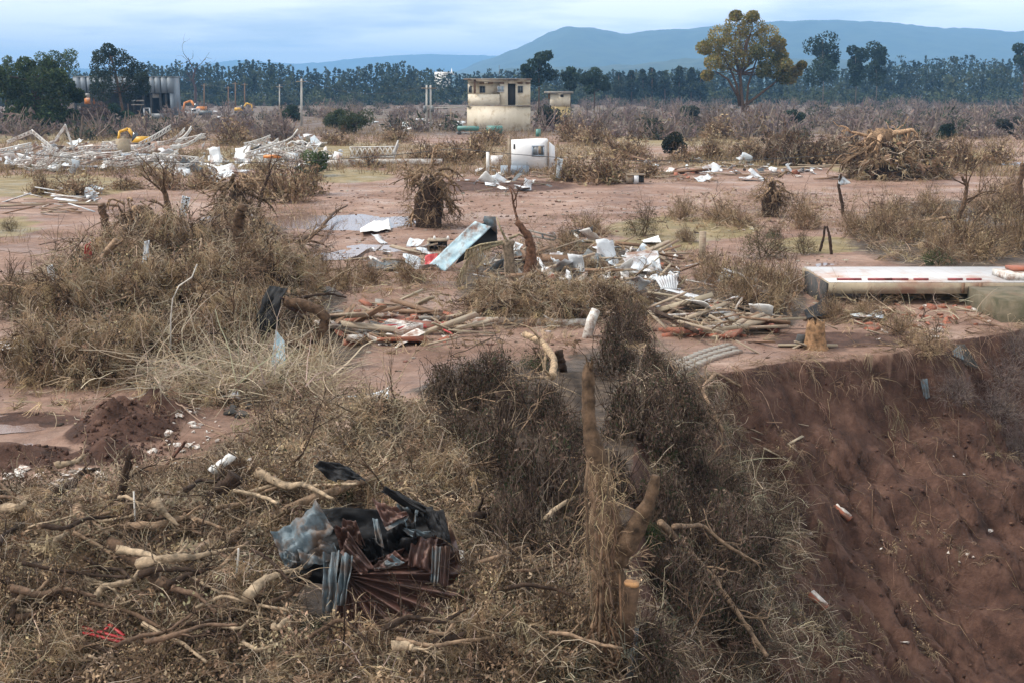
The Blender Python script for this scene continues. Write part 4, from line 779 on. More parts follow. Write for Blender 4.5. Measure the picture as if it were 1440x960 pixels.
def sprays(name, label, P, n, L0, L1, r0, hmax, cols, spread=.5, levels=2, nb=3):
    mb = MB()
    for k in range(n):
        p = P[rng.integers(0, len(P))].copy(); p[2] = gz(p[0], p[1]) + hmax * rng.random() ** 1.4; d_ = rng.normal(size=3) * [1, 1, .45] + [0, 0, .12]
        branchy(mb, p, d_, rng.uniform(L0, L1), r0 * rng.uniform(.5, 1.6), levels, np.array(cols[rng.integers(0, len(cols))]) * rng.uniform(.6, 1.4), nb, spread, 4, -.03, r0 * .25)
    return tag(mb.build(name, 'bark'), label, 'dead vegetation', kind='stuff')
WOODY = [BARK, BARKP, (.16, .115, .08), (.30, .235, .165), BARKD]
sprays('dead_twigs', 'forked bare twigs tangled through the near brush', cover(NEAR, 30000, (-8, 3), (10, 22), WRECK), 470, .35, .95, .012, .5, WOODY + [(.34, .27, .19)])
sprays('dead_twigs', 'forked bare twigs tangled through the big mound', cover([(250, 450, 210, 100), (330, 380, 120, 60), (90, 420, 90, 60)], 30000, (-16, -2), (18, 42)), 230, .6, 1.6, .018, 1.1, WOODY + [(.34, .27, .19)])
sprays('dead_twigs', 'forked bare twigs tangled over the brow of the bank', cover([(1000, 600, 90, 80), (960, 760, 150, 150), (900, 900, 190, 100), (700, 600, 120, 90), (740, 760, 100, 110)], 30000, (-2, 7), (10, 30)), 190, .35, 1.0, .011, .6, WOODY)
sprays('dead_twigs', 'forked bare twigs strewn through the wreck piles on the mud', cover([(760, 400, 200, 60), (1000, 440, 110, 40), (1330, 330, 130, 55), (1270, 460, 130, 30), (1080, 310, 70, 25), (910, 320, 50, 20)], 30000, (-8, 22), (20, 80)), 130, .5, 1.5, .016, .5, WOODY)
mb = MB(); A = []
for t_ in rng.random(150):
    k = t_ * 6; i_ = int(k) + 1; a = RIM[i_] + (RIM[i_ + 1] - RIM[i_]) * (k - int(k)) + rng.normal(0, .3, 2); A.append([a[0], a[1], gz(a[0], a[1]) + .05])
A = np.array(A); mb.tufted(A, np.c_[rng.normal(.3, .6, len(A)), rng.normal(-.9, .5, len(A)), rng.normal(-.1, .4, len(A))], 10, .05, .45, .3, 1.1, .010, 6, .3, .25, [(.22, .15, .10), (.13, .085, .06), (.32, .24, .16)], gh)
tag(mb.build('hanging_roots', 'fibre'), 'torn grass and roots hanging over the rim of the bank', 'roots', kind='stuff')
P_ = cover(NEAR, 40000, (-8, 3), (10, 22), WRECK); mb = MB()
for cols_, na in ((TAN, 420), ([(.10, .07, .05), (.15, .105, .07), (.07, .05, .036)], 420), ([(.36, .29, .20), (.28, .22, .15)], 160)):
    A = P_[rng.integers(0, len(P_), na)].copy(); A[:, 2] = ground_h(A[:, 0], A[:, 1]) + .1 + .35 * rng.random(na); sg = np.repeat(rng.uniform(.05, .16, na), 55)[:, None]; q = np.repeat(A, 55, 0) + rng.normal(0, 1, (na * 55, 3)) * sg * [1, 1, .7]
    mb.leaves(q, .055, .5, np.clip(np.repeat(pal(cols_, na), 55, 0) * rng.uniform(.6, 1.4, (na * 55, 1)), .003, 1), .5)
tag(mb.build('dead_leaves', 'leaf'), 'curled dead leaves hanging in clusters through the near brush', 'dead leaves', kind='stuff')
# twigs lying about on the mid mud
P_ = cover([(900, 430, 260, 70), (760, 400, 200, 60), (1050, 300, 120, 30), (1330, 330, 130, 50), (600, 400, 160, 30), (1270, 450, 130, 30), (940, 240, 220, 18), (120, 560, 120, 40), (560, 470, 160, 30)], 40000, (-16, 20), (20, 80))
vines('scattered_straw', 'loose straw and twigs strewn over the mud flat', P_, .3, [(14000, .15, .7, .016, 4, .15, .3, TAN, .25), (2500, .4, 1.4, .016, 6, .03, .35, PALE, .3)], 5000, .07)

# ---- limbs, logs and snags
def limb(name, pts, r, label, cat='branch', col=BARK, lie=True, up=.12, forks=0, group=None, mat='bark', n=8, cut=False):
    """pts: pixel path; lie: every point rests on the ground, else it stands at the first point's depth (3rd value shifts depth)"""
    if lie:
        up = up + .18 * (pts[0][1] > 640); W_ = [G(q[0], q[1] + up * 60 * (pts[0][1] > 640), up) for k, q in enumerate(pts)]
    else:
        b0 = G(*pts[0][:2]); W_ = [b0 - [0, 0, .1]] + [aty(q[0], q[1], b0[1] + (q[2] if len(q) > 2 else 0)) for q in pts[1:]]
    W_ = np.array(W_); t_ = np.linspace(0, 1, len(W_)); tt = np.linspace(0, 1, len(W_) * 5)
    Q_ = np.stack([np.interp(tt, t_, W_[:, k]) for k in range(3)], -1); Q_[1:-1] = (Q_[:-2] + 2 * Q_[1:-1] + Q_[2:]) / 4
    s = ppm(Q_[0]); r0, r1 = (r if isinstance(r, tuple) else (r, r * .6)); Q_[1:-1] += rng.normal(0, .16 * min(r0, r1) / s, (len(Q_) - 2, 3))
    rad = np.linspace(r0, r1, len(Q_)) / s
    o = thing(name, Q_[0], label, cat, group); mb = MB().tube(Q_, rad * (1 + .3 * (vn(np.arange(len(Q_)) * .6, 1.5, int(pts[0][0]) % 97) - .4)), n + 3, col, .16); mb.build('stem' if cat != 'log' else 'trunk', mat, o)
    if cut:
        d_ = Q_[-1] - Q_[-2]; d_ /= np.linalg.norm(d_); MB().tube([Q_[-1] + d_ * .002, Q_[-1] + d_ * .02], rad[-1] * .97, n).build('cut_end', 'wood_cut', o)
    for k in range(forks):
        j = rng.integers(len(Q_) // 3, len(Q_)); d_ = Q_[min(j + 1, len(Q_) - 1)] - Q_[j - 1]; d_ = d_ / np.linalg.norm(d_) + rng.normal(0, .6, 3)
        mb = MB(); branchy(mb, Q_[j], d_, rng.uniform(14, 30) * r0 ** .3 / s, rad[j] * .5, 2, col, 2, .5, 5, 0, .004); mb.build('branch', mat, o)
    return o
limb('fallen_log', [(215, 818), (260, 800), (310, 775), (370, 745), (450, 708), (526, 680)], (9, 7), 'long tan log running from the brush up under the crumpled roofing', 'log', BARKP, up=.12, cut=True)
limb('fallen_log', [(175, 678), (240, 670), (300, 668), (335, 664)], (10, 12), 'short thick brown log lying behind the tan log', 'log', BARK, up=.12)
limb('fallen_log', [(284, 738), (292, 705), (312, 685), (332, 668)], (7, 11), 'blackened curved trunk beside the white pipe', 'log', BARKD, lie=False)
limb('drain_pipe', [(300, 682), (330, 658)], (6, 6), 'white plastic pipe lying on the blackened trunk', 'pipe', mat='plaster_white', up=.35, n=10)
limb('snag', [(158, 722), (172, 690), (176, 665), (182, 632)], (8, 2.5), 'pointed dark snag standing before the spoil heaps', col=BARKD, lie=False, forks=2)
limb('dead_branch', [(50, 684), (38, 715), (24, 745), (28, 768), (60, 785), (108, 808)], (4, 7), 'kinked dark branch rising from the brush', col=BARKD, lie=False, forks=1)
limb('dead_branch', [(0, 838), (20, 845), (30, 868), (18, 905)], (6, 4), 'hooked dark branch bending down into the brush', col=BARKD, up=.3)
limb('dead_branch', [(160, 786), (205, 822), (240, 856)], (8, 10), 'thick broken branch ending in a fork', col=BARK, up=.3, forks=2)
limb('dead_branch', [(240, 856), (270, 842), (308, 828)], (5, 3), 'dark curved branch crossing the forked one', col=BARKD, up=.38, forks=1)
limb('dead_branch', [(290, 850), (330, 846), (375, 862), (350, 872)], (5, 4), 'grey bent branch lying beside the forked one', col=BARK, up=.3)
limb('dead_branch', [(375, 880), (420, 860), (440, 830)], (4, 2), 'thin twisted branch below the blue roofing sheet', col=BARK, up=.3, forks=3)
limb('dead_branch', [(476, 606), (500, 584), (530, 578), (562, 578), (572, 600)], (4, 5), 'arched grey branch on the mud above the crumpled roofing', col=BARK, lie=False, forks=2)
limb('dead_branch', [(80, 720), (120, 715), (165, 712)], (4, 3), 'grey stick lying behind the kinked branch', col=BARKP, up=.2)
limb('dead_branch', [(210, 680), (245, 640), (262, 620)], (3, 2), 'reddish thin stick leaning across the spoil heap', col=(.12, .06, .045), lie=False)
limb('dead_branch', [(30, 900), (110, 870), (190, 890), (260, 930)], (4, 3), 'crooked branch half buried in the matted straw', col=BARK, up=.3, forks=3)
limb('dead_branch', [(420, 940), (480, 900), (510, 925)], (4, 2), 'grey twisted branch below the rusty roofing', col=BARK, up=.3, forks=3)
limb('dead_branch', [(330, 455), (352, 470), (386, 488)], (6, 5), 'pale stripped branch sticking from the big mound', col=BARKP, up=.5, forks=1)
limb('bent_trunk', [(392, 512), (394, 480), (425, 482), (452, 468), (460, 445), (435, 430), (400, 424)], (6, 8), 'arching dark trunk looped beside the black tarpaulin', 'trunk', BARK, lie=False, forks=2)
limb('dead_branch', [(60, 440), (100, 405), (130, 375), (165, 338)], (3, 5), 'long pale branch slanting across the big mound', col=BARKP, lie=False, forks=2)
limb('stump', [(152, 335), (148, 312), (142, 288)], (6, 5), 'upright brown stump beside the board pile', 'stump', BARK, lie=False)
limb('snag', [(238, 345), (240, 310), (232, 270), (222, 248)], (6, 2), 'bare forked tree standing behind the big mound', col=BARK, lie=False, forks=5)
limb('snag', [(345, 410), (340, 360), (335, 315), (342, 288)], (9, 7), 'thick vine hung trunk standing on the big mound', 'trunk', BARK, lie=False, forks=1)
limb('snag', [(360, 300), (372, 260), (380, 240)], (3, 2), 'thin dark sapling behind the vine hung trunk', col=BARKD, lie=False, forks=2)
limb('snag', [(1187, 304), (1183, 280), (1179, 262), (1183, 245)], (2.6, 1.6), 'thin dark stem caught with a pale rag', col=BARKD, lie=False)
limb('snag', [(1152, 354), (1158, 335), (1160, 318)], (2, 1.4), 'thin bare stem, shorter of the pair on the mud', col=BARKD, lie=False)
limb('snag', [(1170, 358), (1167, 335), (1163, 318)], (2.4, 1.4), 'thin bare stem, taller of the pair on the mud', col=BARKD, lie=False)
limb('snag', [(1347, 345), (1346, 312), (1356, 285), (1360, 262), (1352, 248)], (4, 2), 'crooked dead sapling above the straw bushes', col=BARK, lie=False, forks=5)
limb('snag', [(1350, 340), (1368, 315), (1386, 298), (1392, 290)], (3, 1.5), 'leaning bare limb beside the crooked sapling', col=BARKP, lie=False, forks=3)
limb('dead_branch', [(1250, 332), (1300, 328), (1340, 322)], (2, 3), 'pale fallen branch lying through the straw bushes', col=BARKP, up=.5, forks=4)
limb('snag', [(1436, 300), (1434, 262), (1438, 230)], (5, 3), 'brown broken stem standing past the crooked sapling', col=BARK, lie=False)
b0 = G(1146, 489); s = ppm(b0); o = thing('tree_stump', b0, 'splintered orange brown stump on the rim of the bank', 'stump'); nn = 22; V = []; an = np.linspace(0, 6.283, nn, endpoint=False)
for k, (hh, rr) in enumerate([(-6, 21), (4, 16), (16, 14), (28, 13), (36, 12)]):
    for j_, a in enumerate(an): V.append(b0 + np.array([math.cos(a) * rr * (1 + .22 * vn(j_ * .7, k * .3, 4) - .1), math.sin(a) * rr * (1 + .2 * vn(j_ * .7, k * .3, 4)), hh + (k == 4) * (12 * vn(j_ * 1.3, 2.2, 9) - 5)]) / s)
V.append(b0 + np.array([0, 0, 22]) / s); MB().add(V, [(a * nn + c_, a * nn + (c_ + 1) % nn, (a + 1) * nn + (c_ + 1) % nn, (a + 1) * nn + c_) for a in range(4) for c_ in range(nn)], [(4 * nn + c_, 4 * nn + (c_ + 1) % nn, 5 * nn) for c_ in range(nn)], (.24, .145, .08)).build('trunk', 'bark', o)
for k in range(4): MB().tube(wander(b0 + np.array([0, 0, .05]), b0 + np.array([rng.uniform(-.6, .7), rng.uniform(-.5, .3), -.03]), 7, .1), np.linspace(.09, .02, 7), 6, BARK, .15).build('root', 'bark', o)
MB().box(b0 + np.array([-.33, .1, .14]), (.2, .2, .3), Matrix.Rotation(.2, 3, 'Y'), jit=.02).build('cut_block', 'charcoal', o)
limb('snag', [(275, 150), (275, 125), (271, 112), (275, 96)], (2.2, 1.0), 'leafless dead tree beside the grey hall', 'tree', (.08, .05, .04), lie=False, forks=5)
limb('stub', [(707, 612), (708, 585), (704, 550)], (9, 8), 'dark broken stub among the stones on the bank', 'stump', BARKD, lie=False)
limb('stub', [(792, 522), (790, 508), (786, 492)], (6, 5), 'dark stub poking up behind the green sprigs', 'stump', BARKD, lie=False)
limb('dead_branch', [(738, 506), (762, 518), (780, 545), (776, 572)], (4, 4.5), 'pale peeled branch curving over the withered shrubs', col=(.36, .27, .18), up=.6, forks=4)
limb('dead_branch', [(926, 758), (960, 790), (1000, 835), (1035, 885), (1075, 945)], (5, 3), 'long grey fallen branch with many twigs on the bank', col=BARKP, up=.55, forks=8)
limb('dead_branch', [(945, 768), (985, 762), (1020, 790), (1062, 812)], (3.5, 2), 'slimmer grey branch forking off above the long one', col=BARKP, up=.75, forks=6)
limb('dead_branch', [(1015, 640), (985, 580), (1005, 555), (1040, 575)], (3, 2), 'thin bent branch reaching over the rim', col=BARKP, up=.5, forks=4)
limb('iron_pipe', [(711, 815), (710, 790), (709, 764)], (4, 4), 'rusty iron pipe standing upright in the brush', 'pipe', mat='rust', lie=False)
limb('dead_branch', [(832, 430), (846, 462), (862, 478)], (3, 3.5), 'dark curved branch over the withered shrub', col=BARKD, lie=False)
limb('dead_branch', [(980, 484), (940, 462), (915, 452)], (3, 5), 'dark fallen limb on the broken boards', col=BARKD, up=.3, forks=1)
limb('fallen_log', [(1092, 470), (1060, 455), (1045, 452)], (6, 5), 'short red brown log at the end of the board heap', 'log', (.15, .06, .045), up=.1)
limb('dead_branch', [(735, 955), (740, 930), (752, 918), (760, 925)], (6, 5), 'knobbly grey root end sticking from the straw', col=BARKP, lie=False)
for a in [[(560, 285), (590, 262), (612, 250)], [(700, 290), (672, 262), (650, 245)]]: pass
# vine wrapped trunk in front
b0 = G(858, 930); Y0 = b0[1]; s = ppm(b0); o = thing('vine_wrapped_trunk', b0, 'tall broken trunk wrapped in hanging vines on the bank', 'tree')
tr = [(862, 975), (858, 930), (856, 860), (853, 790), (850, 720), (842, 660), (830, 600), (827, 555), (828, 512)]
Q_ = np.array([aty(a, b_, Y0 + .05 * k) for k, (a, b_) in enumerate(tr)]); tt = np.linspace(0, 8, 60); ww = np.interp(tt, np.arange(9), [30, 27, 24, 22, 20, 15, 11, 9, 7]) * (1 + .3 * (vn(tt * 3, 1.0, 3) - .5)); Q2 = np.stack([np.interp(tt, np.arange(9), Q_[:, k]) for k in range(3)], -1); Q2[:, 0] += .05 * fbm(tt * 1.3, 2.0 + 0 * tt, 3, 8); MB().tube(Q2, ww / s, 16, (.12, .08, .052), .13).build('trunk', 'bark', o)
q = np.array([aty(a, b_, Y0 + .1) for a, b_ in [(868, 790), (884, 755), (902, 728), (915, 700), (922, 668)]]); tt = np.linspace(0, 4, 24); MB().tube(np.stack([np.interp(tt, np.arange(5), q[:, k]) for k in range(3)], -1), np.interp(tt, np.arange(5), [17, 15, 11, 9, 5]) * (1 + .3 * (vn(tt * 3, 4.0, 3) - .5)) / s, 13, (.12, .08, .052), .15).build('limb', 'bark', o)
MB().tube([aty(a, b_, Y0 - .2) for a, b_ in [(876, 905), (882, 865), (888, 822)]], np.array([15, 13, 11]) / s, 9, BARK, .1).build('cut_limb', 'bark', o)
MB().tube([aty(888, 822, Y0 - .2) + [0, 0, .002], aty(888.5, 818, Y0 - .2)], 10.5 / s, 9).build('cut_end', 'wood_cut', o)
for k in range(8):
    x = rng.uniform(-24, 20); y1_ = rng.uniform(620, 800); P2 = [aty(848 + x * (.5 + .5 * t_) + 14 * math.sin(t_ * rng.uniform(3, 7) + k), y1_ + (rng.uniform(880, 960) - y1_) * t_, Y0 - .34 - .1 * t_ * rng.random()) for t_ in np.linspace(0, 1, 9)]
    MB().tube(P2, rng.uniform(1, 2.4) / s, 5, pal([(.22, .155, .10), (.15, .10, .065)], 1)[0]).build('vine', 'bark', o)
for k in range(6):
    c_ = Q_[-1] + np.array([rng.normal(0, .03), rng.normal(0, .03), -.05]); MB().tube([c_, c_ + np.array([rng.normal(0, .02), rng.normal(0, .02), rng.uniform(.08, .2)])], [.022, .003], 5, (.12, .08, .05)).build('splinter', 'bark', o)
mb = MB(); n = 650; t_ = rng.random(n); xs = 838 + 14 * t_ + rng.normal(0, 15, n) + 10 * np.sin(t_ * 9); p = np.stack([aty(a, b_, Y0) for a, b_ in zip(xs, 640 + 260 * t_)]); p[:, 1] += rng.uniform(-.42, .1, n)
mb.strands(p, np.c_[rng.normal(0, .8, (n, 2)), np.full(n, -.7)], rng.uniform(.08, .45, n), .007, 6, .25, .4, pal(TAN, n)); f_ = mb.build('hanging_fibres', 'fibre', o); f_['kind'] = 'stuff'
# root balls
def root_ball(px, py, w, h, label, col=(.20, .14, .09), n=34, crown_=False):
    b0 = G(px, py); s = ppm(b0); a = w / s / 2; H = h / s; o = thing('root_ball', b0, label, 'root ball'); mb = lump(MB(), 1, (.04, .026, .018), 18); mb.V = [v * (1 + .9 * fbm(v[:, 0] * 3 + px, v[:, 2] * 3 + v[:, 1] * 2, 3, 4))[:, None] * [a * .52, a * .5, H * .82] * (1 - .25 * (v[:, 2:] < .3)) + b0 for v in mb.V]; mb.build('earth_core', 'bark', o)
    for k in range(n):
        f_ = rng.uniform(0, 6.28); st = b0 + np.array([math.cos(f_) * a * .3, math.sin(f_) * a * .3, H * rng.uniform(.3, .95)]); d_ = np.array([math.cos(f_), math.sin(f_) * .8, rng.normal(-.15, .6)])
        mb = MB(); branchy(mb, st, d_, a * rng.uniform(.35, .7), rng.uniform(.03, .08) * a, 2, np.array(col) * rng.uniform(.5, 1.5), 3, .75, 5, -.11, .012 * a); mb.build('root', 'bark', o)
    m_ = 600; q = dome(m_, .75, .5); lum = 1 + 1.1 * fbm(q[:, 0] * 2.2 + px, q[:, 1] * 2.2 + q[:, 2] * 2, 3, 6)[:, None]; p = b0 + q * lum * [a * .85, a * .8, H * .9]; mb = MB(); mb.strands(p, np.c_[q[:, :2] * .5 + rng.normal(0, .9, (m_, 2)), rng.uniform(-.9, .7, m_)], rng.uniform(.1, .45, m_) * H, .010 * a + .004, 5, .16, .42, pal([(.20, .14, .09), (.13, .09, .06), (.28, .20, .13), (.08, .055, .04)], m_), floor=gh)
    f_ = mb.build('root_fibres', 'fibre', o); f_['kind'] = 'stuff'
    if crown_:
        MB().tube([b0 + [0, 0, H * .7], b0 + [.05 * a, 0, H * 1.02]], [.28 * a, .16 * a], 12, (.20, .135, .085), .35).build('stump', 'bark', o)
root_ball(606, 320, 92, 92, 'great dark root ball of an upturned tree on the bare mud'); root_ball(1236, 250, 110, 66, 'pale rooted stump upturned on the drift bank', (.28, .19, .12), 30, True)
root_ball(1085, 305, 58, 60, 'smaller root ball standing on the far mud', (.24, .17, .11), 24); root_ball(335, 325, 90, 85, 'root mass draped with straw behind the big mound'); root_ball(190, 330, 70, 50, 'low dark root mass beside the upright brown stump')
limb('dead_branch', [(612, 262), (632, 268), (648, 285), (655, 312)], (2.5, 1.5), 'pale arching root springing from the great root ball', col=BARKP, lie=False, up=.4)

for k in range(84):
    x, y = rng.uniform(-20, 800), rng.uniform(680, 950)
    if abs(x - 515) < 140 and abs(y - 800) < 110: continue
    a = rng.uniform(-.9, .9); L_ = rng.uniform(40, 150); q = [(x + L_ * t_ * math.cos(a) + rng.normal(0, 5), y + L_ * t_ * math.sin(a) * .6 + rng.normal(0, 5)) for t_ in (0, .33, .66, 1)]
    p = G(x, y); limb('dead_branch', q, (2.5 + 6 * rng.random() ** 2, 2.0), 'crooked dead branch tangled in the near brush, near ' + near_lm(p), col=random.choice([BARKD, BARKP, (.32, .25, .175), (.36, .285, .20), (.15, .10, .07)]), up=rng.uniform(.15, .5), forks=int(rng.integers(1, 4)), group='branches of the near brush')
for k in range(16):
    x, y = rng.uniform(60, 430), rng.uniform(350, 500); p = G(x, y); a = rng.uniform(-1.2, 1.2); L_ = rng.uniform(30, 80)
    limb('dead_branch', [(x, y), (x + L_ * .4, y - 10 + L_ * .2 * a), (x + L_ * .7, y - 16 + L_ * .5 * a), (x + L_, y - 14 + L_ * .7 * a)], (rng.uniform(2, 5), 1.2), 'broken branch caught in the big mound, near ' + near_lm(p), col=random.choice([BARK, BARKD, BARKP]), up=rng.uniform(.3, .8), forks=3, group='branches of the big mound')
# clods of earth
mb = MB(); cube = np.array([(-1, -1, -1), (1, -1, -1), (1, 1, -1), (-1, 1, -1), (-1, -1, 1), (1, -1, 1), (1, 1, 1), (-1, 1, 1)]) * .5
P_ = np.concatenate([cover([(1300, 720, 260, 270), (1250, 560, 260, 80)], 26000, (2, 16), (10, 34)), cover([(180, 610, 75, 50), (40, 650, 70, 25)], 26000, (-9, -4), (14, 24))]); P_ = P_[(rimdist(P_[:, 0], P_[:, 1]) > .1) | (P_[:, 0] < 0)]; P_ = P_[rng.permutation(len(P_))[:3600]]
n = len(P_); sz = .012 + .07 * rng.random(n) ** 5; V = P_[:, None] + (cube[None] * rng.uniform(.4, 1.25, (n, 8, 3))) * sz[:, None, None] + [0, 0, .01]
mb.add(V, (np.arange(n)[:, None, None] * 8 + np.array(MB.BQ)[None]).reshape(-1, 4), col=np.repeat(pal([(.085, .047, .035), (.07, .039, .03), (.12, .068, .05)], n), 8, 0)); tag(mb.build('earth_clods', 'bark'), 'crumbled clods of dark red earth on the bank and spoil heaps', 'earth', kind='stuff')

mb = MB(); Q_ = cover([(1230, 560, 240, 60), (1150, 680, 110, 110), (1330, 700, 130, 190), (1390, 560, 80, 90)], 20000, (2, 16), (10, 34)); Q_ = Q_[rimdist(Q_[:, 0], Q_[:, 1]) > 0]
for k in range(60):
    p = Q_[rng.integers(0, len(Q_))]; d_ = np.array([rng.normal(.4, .5), rng.normal(-.6, .5)]); L_ = rng.uniform(.25, 1.3); W_ = []
    for t_ in np.linspace(0, 1, 9): xy = p[:2] + d_ * L_ * t_ + rng.normal(0, .035, 2); W_.append([xy[0], xy[1], gz(*xy) + .03 + .05 * rng.random() + .10 * math.sin(t_ * 3.1) * (k % 3 == 0)])
    mb.tube(W_, np.linspace(rng.uniform(.005, .011), .003, 9), 4, pal([(.18, .12, .08), (.12, .075, .05), (.26, .19, .13)], 1)[0])
tag(mb.build('bank_roots', 'bark'), 'pale snapped roots sticking out of the red earth bank', 'roots', kind='stuff')
P_ = cover([(1100, 610, 70, 60), (1140, 740, 50, 90), (1180, 880, 70, 80), (1300, 800, 90, 60), (1400, 600, 60, 50), (1250, 900, 80, 50)], 30000, (2, 16), (10, 34)); P_ = P_[vn(P_[:, 0] / .5, P_[:, 1] / .5, 15) > .55]
vines('bank_straw', 'patches of dead grass and twigs slumped on the red bank', P_, .12, [(4000, .08, .4, .008, 4, .25, .3, [(.2, .14, .09), (.13, .085, .06), (.28, .21, .14)], 0)], 2500, .045)

mb = MB(); P_ = cover([(900, 290, 620, 45), (700, 380, 500, 80), (560, 470, 260, 60), (120, 560, 130, 40), (1080, 420, 120, 60), (1000, 480, 160, 30), (150, 670, 170, 30)], 30000, (-22, 26), (15, 70)); P_ = P_[rng.permutation(len(P_))[:7000]]; n = len(P_); P_[:, 2] = ground_h(P_[:, 0], P_[:, 1])
sz = (.02 + .10 * rng.random(n) ** 5) * (1 + P_[:, 1] / 90); V = P_[:, None] + (cube[None] * rng.uniform(.4, 1.3, (n, 8, 3)) * [1, 1, .5]) * sz[:, None, None]
mb.add(V, (np.arange(n)[:, None, None] * 8 + np.array(MB.BQ)[None]).reshape(-1, 4), col=np.repeat(pal([(.10, .058, .042), (.16, .095, .07), (.22, .17, .13), (.06, .04, .03), (.34, .31, .27)], n), 8, 0)); tag(mb.build('gravel', 'bark'), 'crumbs of mud, stone and litter strewn over the mud flat', 'gravel', kind='stuff')

# ================================================================== wreckage
# ---- crumpled roofing in the near brush: sheets traced on a plane leaning back into the mound
wo = G(515, 900); tl = R(52); wv = np.array([0, math.cos(tl), math.sin(tl)]); wn = np.array([0, -math.sin(tl), math.cos(tl)]); wo = wo + wn * .12
def onw(px, py, off=0.0):
    d = ray(px, py); c0 = np.array([0, 0, CAM_H]); t_ = ((wo + wn * off - c0) @ wn) / (d @ wn); return c0 + d * t_
def sheet(mb, c4, corr=6, amp=.03, crump=.04, nu=48, nv=14, seed=0, bow=0.0, rag=.02, axis=0):
    """corrugated sheet through 4 corners (px, py, off): a-b along the first edge, d-c along the last"""
    A, B, C_, D_ = [onw(*q) for q in c4]; u, v = np.meshgrid(np.linspace(0, 1, nu), np.linspace(0, 1, nv))
    v2 = v + rag * (vn(u * 14 + seed, u * 0 + seed, 3) - .5) * (v > .9) * 2
    Pt = (A[None, None] * ((1 - u) * (1 - v2))[..., None] + B * (u * (1 - v2))[..., None] + C_ * (u * v2)[..., None] + D_ * ((1 - u) * v2)[..., None])
    w = u if axis == 0 else v
    prof = np.abs(((w * corr) % 1) * 2 - 1); prof = np.clip(prof * 1.6 - .3, 0, 1)
    off = amp * (prof - .5) + crump * 2 * fbm(u * 3 + seed * 5, v * 3 + seed, 4, 7 + seed) + crump * 1.4 * np.abs(fbm(u * 1.7 + seed, v * 2.3 - seed, 2, 9)) + bow * np.sin(u * math.pi)
    Pt = Pt + wn[None, None] * off[..., None]
    i = (np.arange(nv - 1)[:, None] * nu + np.arange(nu - 1)[None]).ravel()
    return mb.add(Pt, np.stack([i, i + 1, i + nu + 1, i + nu], -1))
wr_ = thing('crumpled_roofing', wo, 'crumpled rusty and blue grey corrugated roofing wrapped into a heap', 'roofing wreck')
def wpart(name, mat, *a, **k): return sheet(MB(), *a, **k).build(name, mat, wr_, solid=.004)
# pleated rusty fan
mb = MB(); ap = (478, 806); nu, nv = 90, 16; an = np.linspace(R(-24), R(64), nu); V = []
for r_ in np.linspace(.04, 1, nv):
    for k, a in enumerate(an):
        ln = 165 - 30 * (a > R(40)) * (a - R(40)) + 10 * vn(k / 9., 3.3, 2); x = ap[0] + math.cos(a) * ln * r_; y = ap[1] + math.sin(a) * ln * .9 * r_
        ple = abs((k / nu * 7.5) % 1 * 2 - 1); V.append(onw(x, y, .10 + .30 * r_ ** .8 * (ple - .4) + .05 * r_ + .10 * r_ * fbm(x / 40, y / 40, 3, 5)))
i = (np.arange(nv - 1)[:, None] * nu + np.arange(nu - 1)[None]).ravel(); mb.add(V, np.stack([i, i + nu, i + nu + 1, i + 1], -1)); mb.build('pleated_sheet', 'rust', wr_, solid=.005)
mb = MB(); V = []; an = np.linspace(R(48), R(98), 50)
for r_ in np.linspace(.05, 1, 12):
    for k, a in enumerate(an):
        x = 482 + math.cos(a) * 125 * r_; y = 800 + math.sin(a) * 118 * r_; V.append(onw(x, y, .12 + .16 * r_ * (abs((k / 50 * 4) % 1 * 2 - 1) - .4) * 1.5 + .06 * r_ * fbm(x / 30, y / 30, 3, 6)))
i = (np.arange(11)[:, None] * 50 + np.arange(49)[None]).ravel(); mb.add(V, np.stack([i, i + 50, i + 51, i + 1], -1)); mb.build('pleated_sheet', 'rust', wr_, solid=.005)
wpart('blue_sheet', 'zinc_blue', [(382, 750, .18), (446, 706, .34), (472, 748, .30), (402, 800, .22)], 4, .06, .22, seed=2)
wpart('blue_sheet', 'zinc_blue', [(420, 770, .12), (470, 762, .20), (480, 790, .24), (428, 800, .16)], 3, .07, .2, seed=8)
wpart('blue_strip', 'zinc_blue', [(456, 778, .30), (478, 774, .36), (470, 862, .30), (454, 862, .24)], 2, .06, .12, seed=3)
wpart('blue_strip', 'zinc_blue', [(482, 776, .36), (498, 784, .34), (486, 852, .34), (474, 850, .34)], 2, .06, .12, seed=4)
wpart('blue_strip', 'zinc_blue', [(398, 770, .30), (414, 778, .34), (418, 792, .28), (400, 786, .26)], 1, .03, .06, seed=5)
wpart('rusty_sheet', 'rust', [(524, 702, .30), (560, 716, .40), (576, 726, .36), (542, 742, .34)], 2, .05, .14, seed=6)
wpart('sheet_lip', 'zinc_blue', [(541, 741, .36), (575, 725, .38), (573, 730, .40), (545, 746, .38)], 1, .0, .01, seed=6)
wpart('rusty_sheet', 'rust', [(478, 776, .34), (492, 752, .44), (528, 800, .30), (510, 812, .26)], 2, .06, .2, seed=7)
wpart('rusty_sheet', 'rust', [(580, 752, .34), (616, 758, .40), (608, 806, .34), (574, 796, .26)], 3, .06, .14, seed=9)
wpart('rusty_sheet', 'rust', [(522, 796, .30), (556, 774, .40), (572, 790, .38), (528, 804, .32)], 3, .05, .07, seed=10)
wpart('blue_sheet', 'zinc_blue', [(526, 800, .34), (552, 780, .42), (570, 792, .40), (540, 800, .36)], 2, .04, .05, seed=14)
wpart('blue_strip', 'zinc_blue', [(608, 768, .40), (620, 768, .44), (616, 820, .36), (606, 818, .32)], 2, .05, .03, seed=11)
wpart('rusty_sheet', 'rust', [(621, 768, .42), (634, 766, .38), (630, 824, .30), (618, 822, .34)], 2, .04, .03, seed=12)
